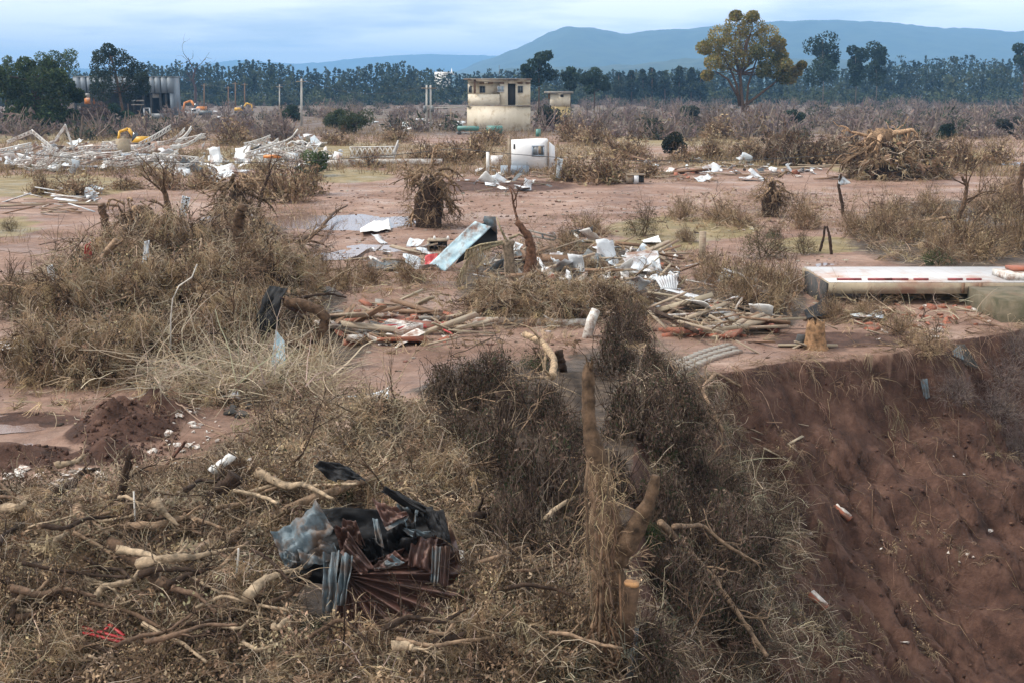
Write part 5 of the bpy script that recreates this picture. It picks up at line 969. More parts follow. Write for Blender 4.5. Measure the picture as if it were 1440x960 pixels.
wpart('blue_sheet', 'zinc_blue', [(556, 736, .30), (574, 744, .36), (606, 748, .42), (580, 756, .34)], 3, .04, .08, seed=13)
wpart('blue_strip', 'zinc_blue', [(524, 728, .28), (532, 730, .30), (540, 770, .34), (530, 764, .30)], 1, .02, .05, seed=15)
wpart('dark_hollow', 'tarp_black', [(430, 715, -.1), (610, 715, -.1), (610, 815, -.12), (395, 820, -.12)], 1, 0, .2, 60, 40, seed=16)  # black sheet standing in for the shaded hollow behind the roofing
for k, c4 in enumerate([[(470, 742, .18), (500, 730, .3), (512, 762, .25), (478, 772, .2)], [(545, 745, .2), (585, 740, .3), (590, 775, .25), (548, 780, .15)], [(505, 770, .1), (530, 750, .25), (545, 790, .2), (515, 800, .15)], [(560, 712, .2), (590, 722, .3), (585, 745, .25), (562, 738, .2)]]): wpart('torn_strip', ('rust', 'tarp_black', 'tarp_black', 'zinc_blue')[k], c4, 2, .05, .35, 30, 20, seed=40 + k, rag=.3)
wpart('dark_hollow', 'tarp_black', [(480, 860, .0), (610, 820, .02), (600, 905, .0), (520, 915, .0)], 1, 0, .08, seed=17)  # second black sheet, painting the shade under the pleats
def tarp(c4, label, seed, name='black_tarpaulin', mat='tarp_black', crump=.12, cat='tarpaulin', bow=.1): return tag(sheet(MB(), c4, 1, 0, crump, 40, 16, seed, bow, .1).build(name, mat, None, True, solid=.004), label, cat)
tarp([(595, 720, .30), (624, 718, .46), (637, 772, .44), (606, 752, .34)], 'black plastic folded over the top of the crumpled roofing', 21)
tarp([(535, 690, .24), (560, 690, .34), (604, 716, .36), (590, 728, .26)], 'black plastic strip along the upper edge of the roofing', 22)
tarp([(440, 652, .10), (490, 655, .22), (516, 676, .26), (470, 680, .14)], 'black plastic scrap in the straw above the tan log', 23)
def flat_sheet(pts, label, name, mat, cat, crump=.05, corr=1, amp=0.0, nu=24, nv=12, seed=1, solid=.006, base=None, axis=0):
    """a sheet through four corners given as (px, py, depth offset): its base pixel rests on the ground"""
    b0 = G(*(base or pts[3][:2])); Y0 = b0[1]; c = [aty(q[0], q[1], Y0 + (q[2] if len(q) > 2 else 0)) for q in pts] if seed not in (38, 39, 40, 44, 45, 48, 57, 61, 62) else [G(q[0], q[1], .08 + .12 * (k % 2)) for k, q in enumerate(pts)]
    u, v = np.meshgrid(np.linspace(0, 1, nu), np.linspace(0, 1, nv)); f4 = [((1 - u) * (1 - v)), u * (1 - v), u * v, (1 - u) * v]
    Pt = sum(c[k][None, None] * f4[k][..., None] for k in range(4)); nrm = np.cross(c[1] - c[0], c[3] - c[0]); nrm = nrm / (np.linalg.norm(nrm) + 1e-9)
    w = u if axis == 0 else v; L_ = np.linalg.norm(c[1] - c[0])
    off = crump * 2 * fbm(u * 2.5 + seed * 3.1, v * 2.5 + seed, 3, seed) + amp * np.sin(w * corr * 6.283); Pt = Pt + nrm[None, None] * off[..., None]
    i = (np.arange(nv - 1)[:, None] * nu + np.arange(nu - 1)[None]).ravel()
    o = MB().add(Pt, np.stack([i, i + 1, i + nu + 1, i + nu], -1)).build(name, mat, None, corr < 2 and crump > .03, origin=b0, solid=solid); return tag(o, label, cat)
flat_sheet([(374, 402, .3), (404, 406, 0), (396, 462, 0), (364, 474, .2)], 'burnt black tarpaulin hung on the arching trunk', 'black_tarpaulin', 'tarp_black', 'tarpaulin', .38, seed=31, base=(380, 508))
flat_sheet([(394, 416, -.2), (424, 430, -.2), (436, 446, 0), (404, 434, -.1)], 'rust brown sheet hanging below the black tarpaulin', 'rusty_sheet', 'rust', 'metal sheet', .1, seed=32, base=(420, 508))
flat_sheet([(388, 464, 0), (400, 480, 0), (402, 515, -.2), (380, 520, -.1)], 'turquoise plastic sheet hanging in the pale twigs', 'turquoise_sheet', 'panel_blue', 'plastic sheet', .08, seed=33, base=(390, 535))
flat_sheet([(920, 390, .2), (953, 386, 0), (952, 409, -.2), (930, 406, -.3)], 'white corrugated sheet standing on the board heap', 'corrugated_sheet', 'sheet_white', 'metal sheet', .02, 8, .03, 60, 8, 34, base=(940, 425))
flat_sheet([(930, 406, -.1), (950, 408, 0), (1018, 424, 0), (1014, 430, -.4)], 'long white bent gutter sheet lying down the board heap', 'gutter_sheet', 'sheet_white', 'metal sheet', .03, seed=35, base=(960, 432))
flat_sheet([(880, 355, 1.0), (925, 352, .8), (930, 378, 0), (885, 382, 0)], 'crushed white appliance panel behind the board heap', 'appliance_panel', 'sheet_white', 'panel', .05, seed=36, base=(900, 384))
flat_sheet([(900, 358, 0), (918, 356, 0), (922, 375, -.1), (896, 374, -.1)], 'white triangular panel with a round hole leaning on the crushed one', 'appliance_panel', 'sheet_white', 'panel', .02, seed=37, base=(905, 380))
flat_sheet([(902, 341, .4), (926, 338, .4), (930, 344, 0), (906, 348, 0)], 'white flat panel lying on the far side of the wreck pile', 'appliance_panel', 'plaster_white', 'panel', .02, seed=38, base=(915, 352))
flat_sheet([(744, 428, .3), (764, 426, .3), (764, 432, 0), (742, 438, 0)], 'blue white curved plastic scrap on the vine heap', 'plastic_scrap', 'cloth_pale', 'plastic', .04, seed=39, base=(752, 440))
flat_sheet([(674, 440, .5), (694, 436, .5), (696, 444, 0), (672, 446, 0)], 'pale blue sheet scrap beside the concrete strip', 'plastic_scrap', 'cloth_pale', 'plastic', .03, seed=40, base=(684, 447))
flat_sheet([(1345, 484, .3), (1356, 484, .3), (1378, 518, 0), (1352, 512, 0)], 'black roofing board hanging over the rim of the bank', 'roof_board', 'charcoal', 'board', .03, 4, .02, seed=41, base=(1362, 520))
flat_sheet([(1340, 492, .2), (1350, 486, .3), (1356, 506, 0), (1340, 500, 0)], 'grey ribbed scrap beside the black roofing board', 'ribbed_scrap', 'zinc_blue', 'metal sheet', .02, 4, .02, seed=42, base=(1348, 508))
flat_sheet([(1294, 532, .2), (1304, 532, .2), (1308, 558, 0), (1300, 562, 0)], 'narrow pale metal strip on the red bank', 'metal_strip', 'zinc_blue', 'metal sheet', .02, 2, .02, seed=43, base=(1303, 562))
flat_sheet([(1130, 440, .8), (1175, 425, .5), (1180, 445, 0), (1135, 458, 0)], 'black torn plastic lying beside the tiled floor', 'black_tarpaulin', 'tarp_black', 'tarpaulin', .1, seed=44, base=(1150, 458))
flat_sheet([(1195, 446, .5), (1240, 444, .5), (1243, 452, 0), (1200, 455, 0)], 'pale blue tin sheet lying before the tiled floor', 'tin_sheet', 'cloth_pale', 'metal sheet', .04, seed=45, base=(1215, 457))
flat_sheet([(1180, 246, 0), (1188, 250, 0), (1197, 258, 0), (1178, 262, 0)], 'pale rag snagged on a thin dark stem', 'rag', 'cloth_pale', 'rag', .1, seed=46, base=(1187, 304))
flat_sheet([(784, 222, 0), (792, 224, 0), (788, 252, 0), (781, 254, 0)], 'white torn cloth hanging right of the hut wall', 'rag', 'cloth_pale', 'rag', .15, seed=47, base=(784, 256))
flat_sheet([(508, 322, .8), (546, 312, .8), (550, 326, 0), (506, 334, 0)], 'white crumpled plastic on mud beside the shallow water', 'plastic_sheet', 'plaster_white', 'plastic sheet', .15, seed=48, base=(528, 334))
flat_sheet([(120, 345, 0), (128, 340, 0), (130, 372, 0), (118, 378, 0)], 'red cloth hanging in the brush of the big mound', 'red_cloth', 'plastic_red', 'cloth', .08, seed=49, base=(124, 400))
flat_sheet([(203, 340, 0), (210, 338, 0), (210, 370, 0), (199, 374, 0)], 'pale blue rag hanging in the brush of the big mound', 'rag', 'cloth_pale', 'rag', .06, seed=50, base=(205, 400))
flat_sheet([(66, 375, 0), (74, 372, 0), (80, 392, 0), (70, 400, 0)], 'grey blue rag on the outer end of the big mound', 'rag', 'cloth_pale', 'rag', .06, seed=51, base=(72, 420))
flat_sheet([(256, 275, 0), (268, 278, 0), (262, 305, 0), (252, 308, 0)], 'white rag caught behind the bare forked tree', 'rag', 'cloth_pale', 'rag', .08, seed=52, base=(258, 325))
flat_sheet([(222, 383, 0), (236, 383, 0), (236, 398, 0), (224, 398, 0)], 'small green bag caught in the big mound', 'bag', 'plastic_teal', 'bag', .04, seed=53, base=(230, 410))
flat_sheet([(598, 360, .3), (616, 356, .3), (612, 372, 0), (597, 374, 0)], 'red cloth scrap at the foot of the blue panel', 'red_cloth', 'plastic_red', 'cloth', .08, seed=54, base=(604, 376))
flat_sheet([(846, 355, .2), (860, 358, .2), (860, 364, 0), (846, 362, 0)], 'red plastic scrap in the wreck pile', 'red_scrap', 'plastic_red', 'plastic', .04, seed=55, base=(852, 366))
flat_sheet([(871, 406, .2), (886, 412, .2), (888, 420, 0), (874, 414, 0)], 'red plastic scrap below the wreck pile', 'red_scrap', 'plastic_red', 'plastic', .04, seed=56, base=(880, 422))
flat_sheet([(0, 488, 1), (30, 486, 1), (45, 500, 0), (0, 506, 0)], 'white sack lying behind the red rails', 'sack', 'plaster_white', 'sack', .12, seed=57, base=(20, 508))
flat_sheet([(330, 296, .8), (345, 300, .4), (388, 318, 0), (310, 326, 0)], 'grey ribbed metal sheets below the vine hung trunk', 'metal_sheet', 'zinc_blue', 'metal sheet', .15, 6, .04, seed=58, base=(340, 330))
flat_sheet([(884, 880, 0), (898, 884, 0), (896, 950, 0), (880, 955, 0)], 'blue plastic bag hanging at the foot of the wrapped trunk', 'plastic_bag', 'zinc_blue', 'bag', .1, seed=59, base=(886, 950))
flat_sheet([(646, 772, .05), (655, 774, .05), (657, 806, 0), (648, 806, 0)], 'white rag in the straw beside the rusty roofing', 'rag', 'plaster_white', 'rag', .05, seed=60, base=(652, 812))
flat_sheet([(528, 560, .3), (548, 556, .3), (548, 566, 0), (470, 572, 0)], 'thin pale blue sheet lying on mud behind the arched branch', 'tin_sheet', 'cloth_pale', 'metal sheet', .03, seed=61, base=(520, 573))
flat_sheet([(312, 562, .2), (336, 556, .2), (338, 566, 0), (314, 570, 0)], 'blue white plastic scrap on the rubble path', 'plastic_scrap', 'cloth_pale', 'plastic', .04, seed=62, base=(325, 571))
flat_sheet([(330, 785, .1), (350, 790, .1), (362, 815, 0), (340, 812, 0)], 'clear grey plastic bottle crushed under the tan log', 'crushed_bottle', 'cloth_pale', 'bottle', .05, seed=63, base=(345, 820))
# blue leaning panel with its dark shell
b0 = G(640, 380); Y0 = b0[1]; o = thing('blue_panel_wreck', b0, 'light blue board leaning on a dark broken cabinet', 'cabinet wreck')
a = lambda x, y, d=0: aty(x, y, Y0 + d)
u, v = np.meshgrid(np.linspace(0, 1, 14), np.linspace(0, 1, 30)); c4 = [a(668, 311, .1), a(691, 319, -.15), a(626, 382, -.3), a(604, 372, 0)]; Pt = sum(c4[k][None, None] * f_[..., None] for k, f_ in enumerate([(1 - u) * (1 - v), u * (1 - v), u * v, (1 - u) * v]))
Pt = Pt + np.array([0, -1, .4])[None, None] * (.16 * fbm(u * 2 + 3, v * 4, 3, 4) + .05 * np.abs(u - .5))[..., None]; i = (np.arange(29)[:, None] * 14 + np.arange(13)[None]).ravel(); MB().add(Pt, np.stack([i, i + 1, i + 15, i + 14], -1)).build('blue_board', 'panel_blue', o, solid=.02)
mb = MB(); mb.hexa([a(640, 372, .3), a(700, 345, .3), a(700, 345, .36), a(640, 372, .36), a(674, 316, .3), a(697, 306, .3), a(697, 306, .36), a(674, 316, .36)]); mb.build('dark_back', 'dark_inside', o)
mb = MB(); mb.hexa([a(679, 311, -.1), a(700, 330, -.1), a(700, 330, .5), a(679, 311, .5), a(681, 304, -.1), a(697, 305, -.1), a(697, 305, .5), a(681, 304, .5)]); mb.build('cap', 'zinc_blue', o)
mb = MB(); mb.hexa([a(664, 352, -.1), a(676, 370, -.1), a(676, 370, 0), a(664, 352, 0), a(668, 346, -.1), a(684, 360, -.1), a(684, 360, 0), a(668, 346, 0)]); mb.build('white_panel', 'sheet_white', o)
b0 = G(612, 352); Y0 = b0[1]; o = thing('dark_crate', b0, 'dark open crate lying behind the blue panel', 'crate'); P = U(b0, 0)
part(o, 'back', 'dark_inside', P, [(602, 338, 628, 352, .3, .34)]); part(o, 'top', 'wood_grey', P, [(601, 337, 630, 339, -.2, .5)]); part(o, 'side', 'wood_grey', P, [(601, 339.2, 604, 354, -.2, .5)])
for a_, lab in ((611, 'white bottle standing on the dark crate near its left side board'), (630, 'white bottle standing at the open end of the dark crate')):
    q = aty(a_, 337, Y0); tag(MB().tube([q, q + [0, 0, .09], q + [0, 0, .14]], [.05, .05, .02], 8).build('bottle', 'plaster_white', origin=q), lab, 'bottle')
b0 = G(800, 350); Y0 = b0[1]; o = thing('window_frame', b0, 'dark window frame lying tilted on the wreck pile', 'window frame'); a = lambda x, y, d=0: aty(x, y, Y0 + d)
for q in [((743, 324), (782, 334)), ((782, 334), (779, 338)), ((743, 324), (748, 332)), ((748, 332), (779, 338)), ((762, 329), (764, 335))]: MB().beam(a(*q[0]), a(*q[1]), .07, .07).build('bar', 'concrete' if q[0][1] != 329 else 'frame_grey', o)
# palm stump
b0 = G(717, 400); Y0 = b0[1]; s = ppm(b0); o = thing('palm_stump', b0, 'pale palm stump with dead fronds beside the blue panel', 'palm'); a = lambda x, y, d=0: aty(x, y, Y0 + d)
MB().tube([a(718, 405), a(717, 380), a(716, 360), a(714, 345), a(716, 338)], np.array([8, 7.5, 7, 8, 9]) / s, 10, (.24, .19, .14), .08).build('trunk', 'bark', o)
for k, q in enumerate([[(708, 342), (680, 350), (660, 362), (650, 378), (644, 394)], [(707, 340), (676, 344), (655, 352)], [(712, 338), (704, 322), (698, 305)], [(716, 336), (730, 330), (742, 336)]]):
    mb = MB().tube([a(*z_, -.1) for z_ in q], np.linspace(2.2, .8, len(q)) / s, 5, (.30, .26, .17)); mb.build('frond', 'bark', o)
    if k < 2:
        n = 170; t_ = rng.uniform(.25, 1, n) * (len(q) - 1); pp = np.array([a(*z_, -.1) for z_ in q]); p = np.stack([np.interp(t_, np.arange(len(q)), pp[:, j]) for j in range(3)], -1); mb = MB().strands(p, np.c_[rng.normal(-.2, .25, n), rng.normal(0, .25, n), np.full(n, -1.)], rng.uniform(.25, .6, n), .014, 4, .15, .1, pal([(.36, .29, .19), (.28, .22, .14)], n)); mb.build('frond_blades', 'fibre', o)
limb('rotten_trunk', [(742, 402), (745, 375), (748, 350), (743, 332), (726, 312)], (9, 4), 'rotten brown split trunk beside the palm stump', 'trunk', (.13, .07, .045), lie=False, n=10, forks=1)
b0 = G(800, 470)
for k, (x0_, y0_, x1_, y1_, lab) in enumerate([(652, 455, 742, 454, 'pinkish white concrete kerb strip across the mud, thinner length'), (742, 455, 826, 457, 'pinkish white concrete kerb strip across the mud, wider length')]):
    q0, q1 = G(x0_, y0_, .06), G(x1_, y1_, .06); MBk = MB().beam(q0, q1, .28, .16); tag(MBk.build('kerb_strip', 'plaster_frag', origin=q0), lab, 'kerb')
q = G(824, 475); tag(MB().tube([q + [0, 0, -.1], aty(832, 450, q[1] + .2), aty(838, 436, q[1] + .3)], [.13, .13, .12], 10).build('broken_post', 'plaster_frag', origin=q), 'thick white broken post leaning at the end of the kerb strip', 'post')
# paved edge near the rim: pavers in rows
pv = MB().box((0, 0, 0), (.19, .17, .09)).build('paver', 'concrete', None, link=False)
pav = thing('paved_edge', G(985, 500), 'broken edge of a path laid with grey paving blocks', 'paving')
for r_ in range(3):
    for t_ in np.linspace(0, 1, 14):
        q = G(935 + 88 * t_ + r_ * 7, 522 - 34 * t_ - 4 * math.sin(t_ * 3) + r_ * 4.2); c_ = pv.copy(); COL.objects.link(c_); c_.parent = pav; c_.location = [float(v) for v in q + np.array([0, 0, .03]) - np.array(pav['o'])]; c_.rotation_euler = (rng.normal(0, .06), rng.normal(0, .06), .5 + rng.normal(0, .1))
# ---- loose fragments
def frag(n_=9, flat=.35, mat='plaster_frag', nm='plaster_fragment'):
    import bmesh
    bm = bmesh.new()
    for _ in range(n_ + 4): bm.verts.new((rng.uniform(-.5, .5), rng.uniform(-.5, .5), rng.uniform(-.5, .5) * flat))
    bmesh.ops.convex_hull(bm, input=bm.verts); 
    loose = [v for v in bm.verts if not v.link_faces]; bmesh.ops.delete(bm, geom=loose, context='VERTS')
    me = bpy.data.meshes.new(nm); bm.to_mesh(me); bm.free(); me.materials.append(MATS[mat]); me.color_attributes.new('Col', 'FLOAT_COLOR', 'POINT'); return bpy.data.objects.new(nm, me)
def bd(size, mat, nm, jit=.02): return MB().box((0, 0, 0), size, jit=jit).build(nm, mat, None, link=False)
def sheet_piece(mat):
    nu, nv = 9, 6; u, v = np.meshgrid(np.linspace(-.5, .5, nu), np.linspace(-.3, .3, nv)); o_ = rng.uniform(0, 90); z = .45 * fbm(u * 2.2 + o_, v * 2.2, 3, 5) + .25 * np.maximum(0, u * rng.choice([-1, 1]) - .1) + .02 * np.cos(u * 40)
    e = 1 + .35 * fbm(u * 3 + o_, v * 3 + 5, 2, 8); i = (np.arange(nv - 1)[:, None] * nu + np.arange(nu - 1)[None]).ravel(); return MB().add(np.stack([u * e, v * e, z], -1), np.stack([i, i + 1, i + nu + 1, i + nu], -1)).build('torn_sheet', mat, None, link=False, solid=.012)
FR = {'plaster': [frag() for _ in range(5)] + [frag(7, .25) for _ in range(3)], 'stone': [frag(10, .8, 'concrete', 'stone') for _ in range(4)], 'brick': [bd((1, .55, .45), 'brick', 'brick_fragment', .05), frag(8, .6, 'brick', 'brick_fragment'), frag(7, .5, 'brick', 'brick_fragment')],
      'board': [bd((1, .11, .03), m_, 'board', .008) for m_ in ('wood_grey', 'wood_grey', 'wood_brown', 'concrete_tan')], 'wboard': [bd((1, .12, .03), m_, 'white_board', .008) for m_ in ('sheet_white', 'plaster_frag')],
      'slab': [bd((1, .6, .09), 'concrete', 'wall_slab', .04), bd((1, .5, .10), 'plaster_frag', 'wall_slab', .04), frag(9, .18, 'plaster_frag', 'wall_slab'), bd((1, .55, .13), 'brick', 'wall_slab', .03)],
      'torn': [sheet_piece(m_) for m_ in ('sheet_white', 'plaster_white', 'cloth_pale', 'zinc_blue', 'sheet_white')],
      'scrap': [frag(6, .3, 'sheet_white', 'sheet_scrap'), frag(5, .3, 'cloth_pale', 'sheet_scrap'), frag(7, .2, 'plaster_white', 'sheet_scrap')], 'coal': [frag(8, .5, 'charcoal', 'charred_lump') for _ in range(2)]}
CATN = {'torn': 'metal sheet', 'plaster': 'rubble', 'stone': 'stone', 'brick': 'brick', 'board': 'board', 'wboard': 'board', 'slab': 'wall piece', 'scrap': 'scrap', 'coal': 'charred wood'}
def strew(kind, n, box, size, label, group, up=.02, tilt=.25, ell=True):
    k = 0
    while k < n:
        u, v = rng.uniform(-1, 1, 2)
        if ell and u * u + v * v > 1: continue
        k += 1; px = (box[0] + box[2]) / 2 + u * (box[2] - box[0]) / 2; py = (box[1] + box[3]) / 2 + v * (box[3] - box[1]) / 2
        p = G(px, py); sz = size[0] + (size[1] - size[0]) * rng.random() ** 2; c_ = random.choice(FR[kind]).copy(); COL.objects.link(c_)
        c_.location = [float(q) for q in p + [0, 0, up + sz * .04 * rng.random()]]; c_.scale = (sz, sz * rng.uniform(.7, 1.2), sz * rng.uniform(.8, 1.2)); c_.rotation_euler = (rng.normal(0, tilt), rng.normal(0, tilt), rng.uniform(0, 6.28) if kind not in ('board', 'wboard') else rng.normal(0, .5))
        tag(c_, label, CATN[kind], group)
strew('plaster', 34, (230, 575, 310, 640), (.06, .28), 'whitish plaster lump beside the larger spoil heap', 'plaster rubble by the spoil heap'); strew('plaster', 40, (-10, 655, 160, 705), (.06, .3), 'whitish plaster lump on the path before the spoil heaps', 'plaster rubble on the path')
strew('brick', 10, (20, 655, 330, 720), (.1, .3), 'red brick piece in the plaster rubble', 'bricks in the plaster rubble'); strew('coal', 18, (310, 555, 450, 590), (.1, .5), 'charred black lump on the mud below the pale twigs', 'charred lumps')
strew('stone', 34, (640, 620, 730, 690), (.08, .22), 'grey stone in the dark hollow of the bank', 'stones in the hollow')
strew('slab', 16, (440, 430, 660, 485), (.35, 1.1), 'broken wall slab lying flat on the red mud', 'wall slabs on the mud', .05, .15); strew('brick', 26, (440, 430, 660, 490), (.12, .35), 'red brick piece among the broken wall slabs', 'bricks among the slabs'); strew('plaster', 22, (430, 430, 670, 490), (.1, .35), 'cream plaster chunk among the broken wall slabs', 'plaster among the slabs'); strew('board', 14, (440, 430, 650, 475), (.6, 1.9), 'weathered plank among the broken wall slabs', 'planks among the slabs')
strew('board', 28, (880, 432, 1090, 475), (.6, 2.0), 'splintered plank in the board heap near the rim', 'planks of the board heap', .1, .25); strew('slab', 9, (900, 435, 1060, 475), (.5, 1.2), 'concrete slab piece in the board heap near the rim', 'slabs of the board heap', .08, .2); strew('brick', 14, (900, 435, 1110, 478), (.12, .3), 'red brick piece in the board heap near the rim', 'bricks of the board heap')
strew('board', 12, (500, 345, 600, 385), (.5, 1.8), 'dark plank piled left of the blue panel', 'planks by the blue panel', .1); strew('scrap', 14, (500, 345, 620, 390), (.15, .6), 'pale scrap lying left of the blue panel', 'scraps by the blue panel', .06); strew('scrap', 34, (680, 340, 960, 425), (.15, .6), 'whitish scrap in the wreck pile around the palm stump', 'scraps around the palm stump', .25, .5); strew('board', 22, (700, 345, 960, 420), (.6, 2.0), 'grey plank in the wreck pile around the palm stump', 'planks around the palm stump', .25, .35); strew('brick', 10, (690, 345, 950, 420), (.15, .4), 'red brick piece in the wreck pile', 'bricks around the palm stump', .1)
strew('brick', 44, (1190, 425, 1390, 470), (.1, .35), 'red brick piece scattered before the tiled floor', 'bricks before the tiled floor'); strew('plaster', 22, (1180, 425, 1400, 490), (.1, .4), 'pale plaster piece scattered before the tiled floor', 'plaster before the tiled floor'); strew('board', 12, (1160, 430, 1400, 485), (.5, 1.4), 'plank lying before the tiled floor', 'planks before the tiled floor')
strew('board', 6, (1030, 482, 1150, 498), (.8, 1.8), 'grey plank lying along the rim of the bank', 'planks along the rim')
strew('board', 40, (870, 220, 1150, 256), (1.2, 4.5), 'drifted plank in the debris line beyond the mud flat', 'planks of the far debris line', .1, .12); strew('scrap', 26, (870, 222, 1150, 258), (.4, 1.4), 'whitish scrap in the debris line beyond the mud flat', 'scraps of the far debris line', .1); strew('brick', 16, (870, 228, 1150, 256), (.4, .9), 'reddish rubble in the debris line beyond the mud flat', 'rubble of the far debris line')
strew('board', 16, (640, 245, 800, 275), (1, 3), 'drifted plank on the mud before the white hut', 'planks before the white hut', .08, .12); strew('scrap', 18, (640, 235, 800, 272), (.4, 1.6), 'white scrap on the mud before the white hut', 'scraps before the white hut', .1)
strew('board', 16, (1090, 232, 1420, 256), (1, 3.5), 'drifted plank below the dark drift bank', 'planks below the drift bank', .08, .12); strew('scrap', 12, (1100, 236, 1240, 256), (.4, 1.4), 'pale scrap below the dark drift bank', 'scraps below the drift bank', .1)
strew('board', 16, (0, 280, 140, 306), (1.2, 3.2), 'weathered plank in the flat pile on the bare bank', 'planks of the flat pile', .12, .1); strew('wboard', 12, (20, 272, 150, 300), (1, 2.8), 'white board on the flat pile on the bare bank', 'white boards of the flat pile', .2, .15); strew('scrap', 8, (95, 265, 145, 290), (.4, 1.2), 'white bent sheet at the end of the flat pile', 'sheets of the flat pile', .2, .6)
strew('plaster', 12, (1120, 600, 1400, 930), (.08, .22), 'small pale lump on the red earth bank', 'lumps on the red bank'); strew('board', 7, (1060, 570, 1140, 660), (.25, .6), 'short grey board piece on the brow of the bank', 'board pieces on the brow', .05, .4); strew('plaster', 16, (180, 620, 460, 720), (.06, .16), 'whitish crumb lying in the straw', 'crumbs in the straw', .25)
strew('scrap', 30, (520, 165, 660, 185), (.6, 2.4), 'white scrap far out beyond the lattice girder', 'far white scraps', .2); strew('scrap', 10, (240, 150, 320, 172), (1, 3), 'pale scrap around the far excavators', 'scraps by the excavators', .2)
for px, py, lab, w in [(1185, 722, 'red brick with mortar on the red bank, upper of two', .42), (1150, 850, 'red brick lying on the red bank, lower of two', .36)]:
    p = G(px, py); o = thing('brick_block', p, lab, 'brick'); M_ = Matrix.Rotation(-.7, 3, 'Z') @ Matrix.Rotation(.55, 3, 'Y'); MB().box(p + [0, 0, .05], (w, .12, .1), M_).build('brick', 'brick', o); MB().box(p + [.02, .0, .108], (w * .9, .10, .018), M_).build('mortar', 'plaster_frag', o)
for px, py, sz, lab in [(1278, 750, (.17, .02, .17), 'square pale tile stuck in the red bank'), (1098, 645, (.18, .03, .2), 'pale tile on the brow of the bank')]:
    p = G(px, py); tag(MB().box((0, 0, 0), sz, Matrix.Rotation(-.6, 3, 'X') @ Matrix.Rotation(.4, 3, 'Y')).build('tile', 'concrete_tan', origin=p + [0, -.02, .06]), lab, 'tile')
p = G(1350, 902); q = G(1392, 930); tag(MB().beam(p + [0, 0, .05] - p, q + [0, 0, .05] - p, .07, .04).build('plank', 'wood_grey', origin=p), 'pale plank lying down the foot of the red bank', 'board')
p = G(1344, 852); tag(MB().beam([0, 0, .03], G(1335, 842, .03) - p, .05, .05).build('stick', 'wood_grey', origin=p), 'short stick on the red bank', 'stick')
# red rails and frame
for k, (a, b_, mt, lab) in enumerate([((-10, 505), (60, 495), 'plastic_red', 'red painted rail lying over the white sack'), ((-10, 524), (45, 516), 'orange_paint', 'orange painted rail lying on the mud')]):
    q0 = G(*a, .25 - .15 * k); q1 = G(*b_, .3 - .2 * k); tag(MB().beam(q0 - q0, q1 - q0, .07, .06).build('rail', mt, origin=q0), lab, 'rail')
p = G(145, 945, .3); o = thing('red_crate', p, 'red plastic crate frame buried in the matted straw', 'crate')
for a, b_ in [((120, 932), (180, 950)), ((120, 932), (150, 940)), ((150, 940), (158, 928)), ((122, 940), (178, 955)), ((158, 928), (178, 945))]: MB().beam(G(*a, .42), G(*b_, .42), .03, .02).build('bar', 'plastic_red', o)
for k, (x0_, y0_, x1_, y1_) in enumerate([(520, 465, 600, 468), (560, 470, 640, 458), (610, 462, 636, 478)]):
    q0 = G(x0_, y0_, .15); q1 = G(x1_, y1_, .15); tag(MB().tube(wander(q0, q1, 8, .04), .025, 6).build('red_hose', 'plastic_red', origin=None), 'thin red conduit lying across the broken wall slabs', 'conduit', 'red conduits')
q = [aty(x, y, 22.5) for x, y in [(277, 372), (270, 390), (252, 402), (243, 420), (240, 450), (240, 490)]]; tag(MB().tube(q, .014, 5).build('cable', 'rope_pale', None), 'pale cable hanging down over the big mound', 'cable')
p = G(190, 775); tag(MB().tube([p + [0, 0, .1], aty(190, 730, p[1]), aty(188, 690, p[1] + .1)], .012, 5).build('cord', 'rope_pale'), 'thin pale cord hanging in the near brush', 'cord')
p = G(305, 745); q = G(330, 860)
tag(MB().tube(wander(q + [0, 0, .2], q + [.08, 0, .75], 6, .05), .012, 5).build('cord', 'rope_pale'), 'thin white cord dangling below the crushed bottle', 'cord')
# ---- collapsed steel frames, left
def truss(p, q, hgt, n, r_, label, group, drop=0):
    p = np.array(p); q = np.array(q); o = thing('steel_truss', p, label, 'steel truss', group); up = np.array([0, 0, hgt]); pp = lambda t_: p + (q - p) * t_ - np.array([0, 0, drop * 4 * t_ * (1 - t_)])
    for nm, u_ in (('bottom_chord', 0 * up), ('top_chord', up)):
        mb = MB(); mb.tube([pp(t_) + u_ for t_ in np.linspace(0, 1, n + 1)], r_, 4); mb.build(nm, 'steel_white', o)
    for k in range(n):
        a, b_ = pp(k / n), pp((k + 1) / n); MB().beam(a if k % 2 else a + up, b_ + up if k % 2 else b_, r_ * 1.3, r_ * 1.3).build('web_bar', 'steel_white', o); MB().beam(a + up if k % 2 else a, b_ if k % 2 else b_ + up, r_ * 1.1, r_ * 1.1).build('web_bar', 'steel_white', o)
TG = 'trusses of the collapsed steel frame'; TL = 'bent white lattice truss in the collapsed steel frame'
def T_px(x0_, y0_, x1_, y1_, base, hpx, n, lab=TL, grp=TG, drop=0, r=1.0):
    Y0 = G(*base)[1]; lab = lab + ', near ' + near_lm(G(*base)) if grp else lab; truss(aty(x0_, y0_, Y0), aty(x1_, y1_, Y0 + rng.uniform(-2, 2)), hpx * Y0 / F_PX, n, r * Y0 / F_PX, lab, grp, drop)
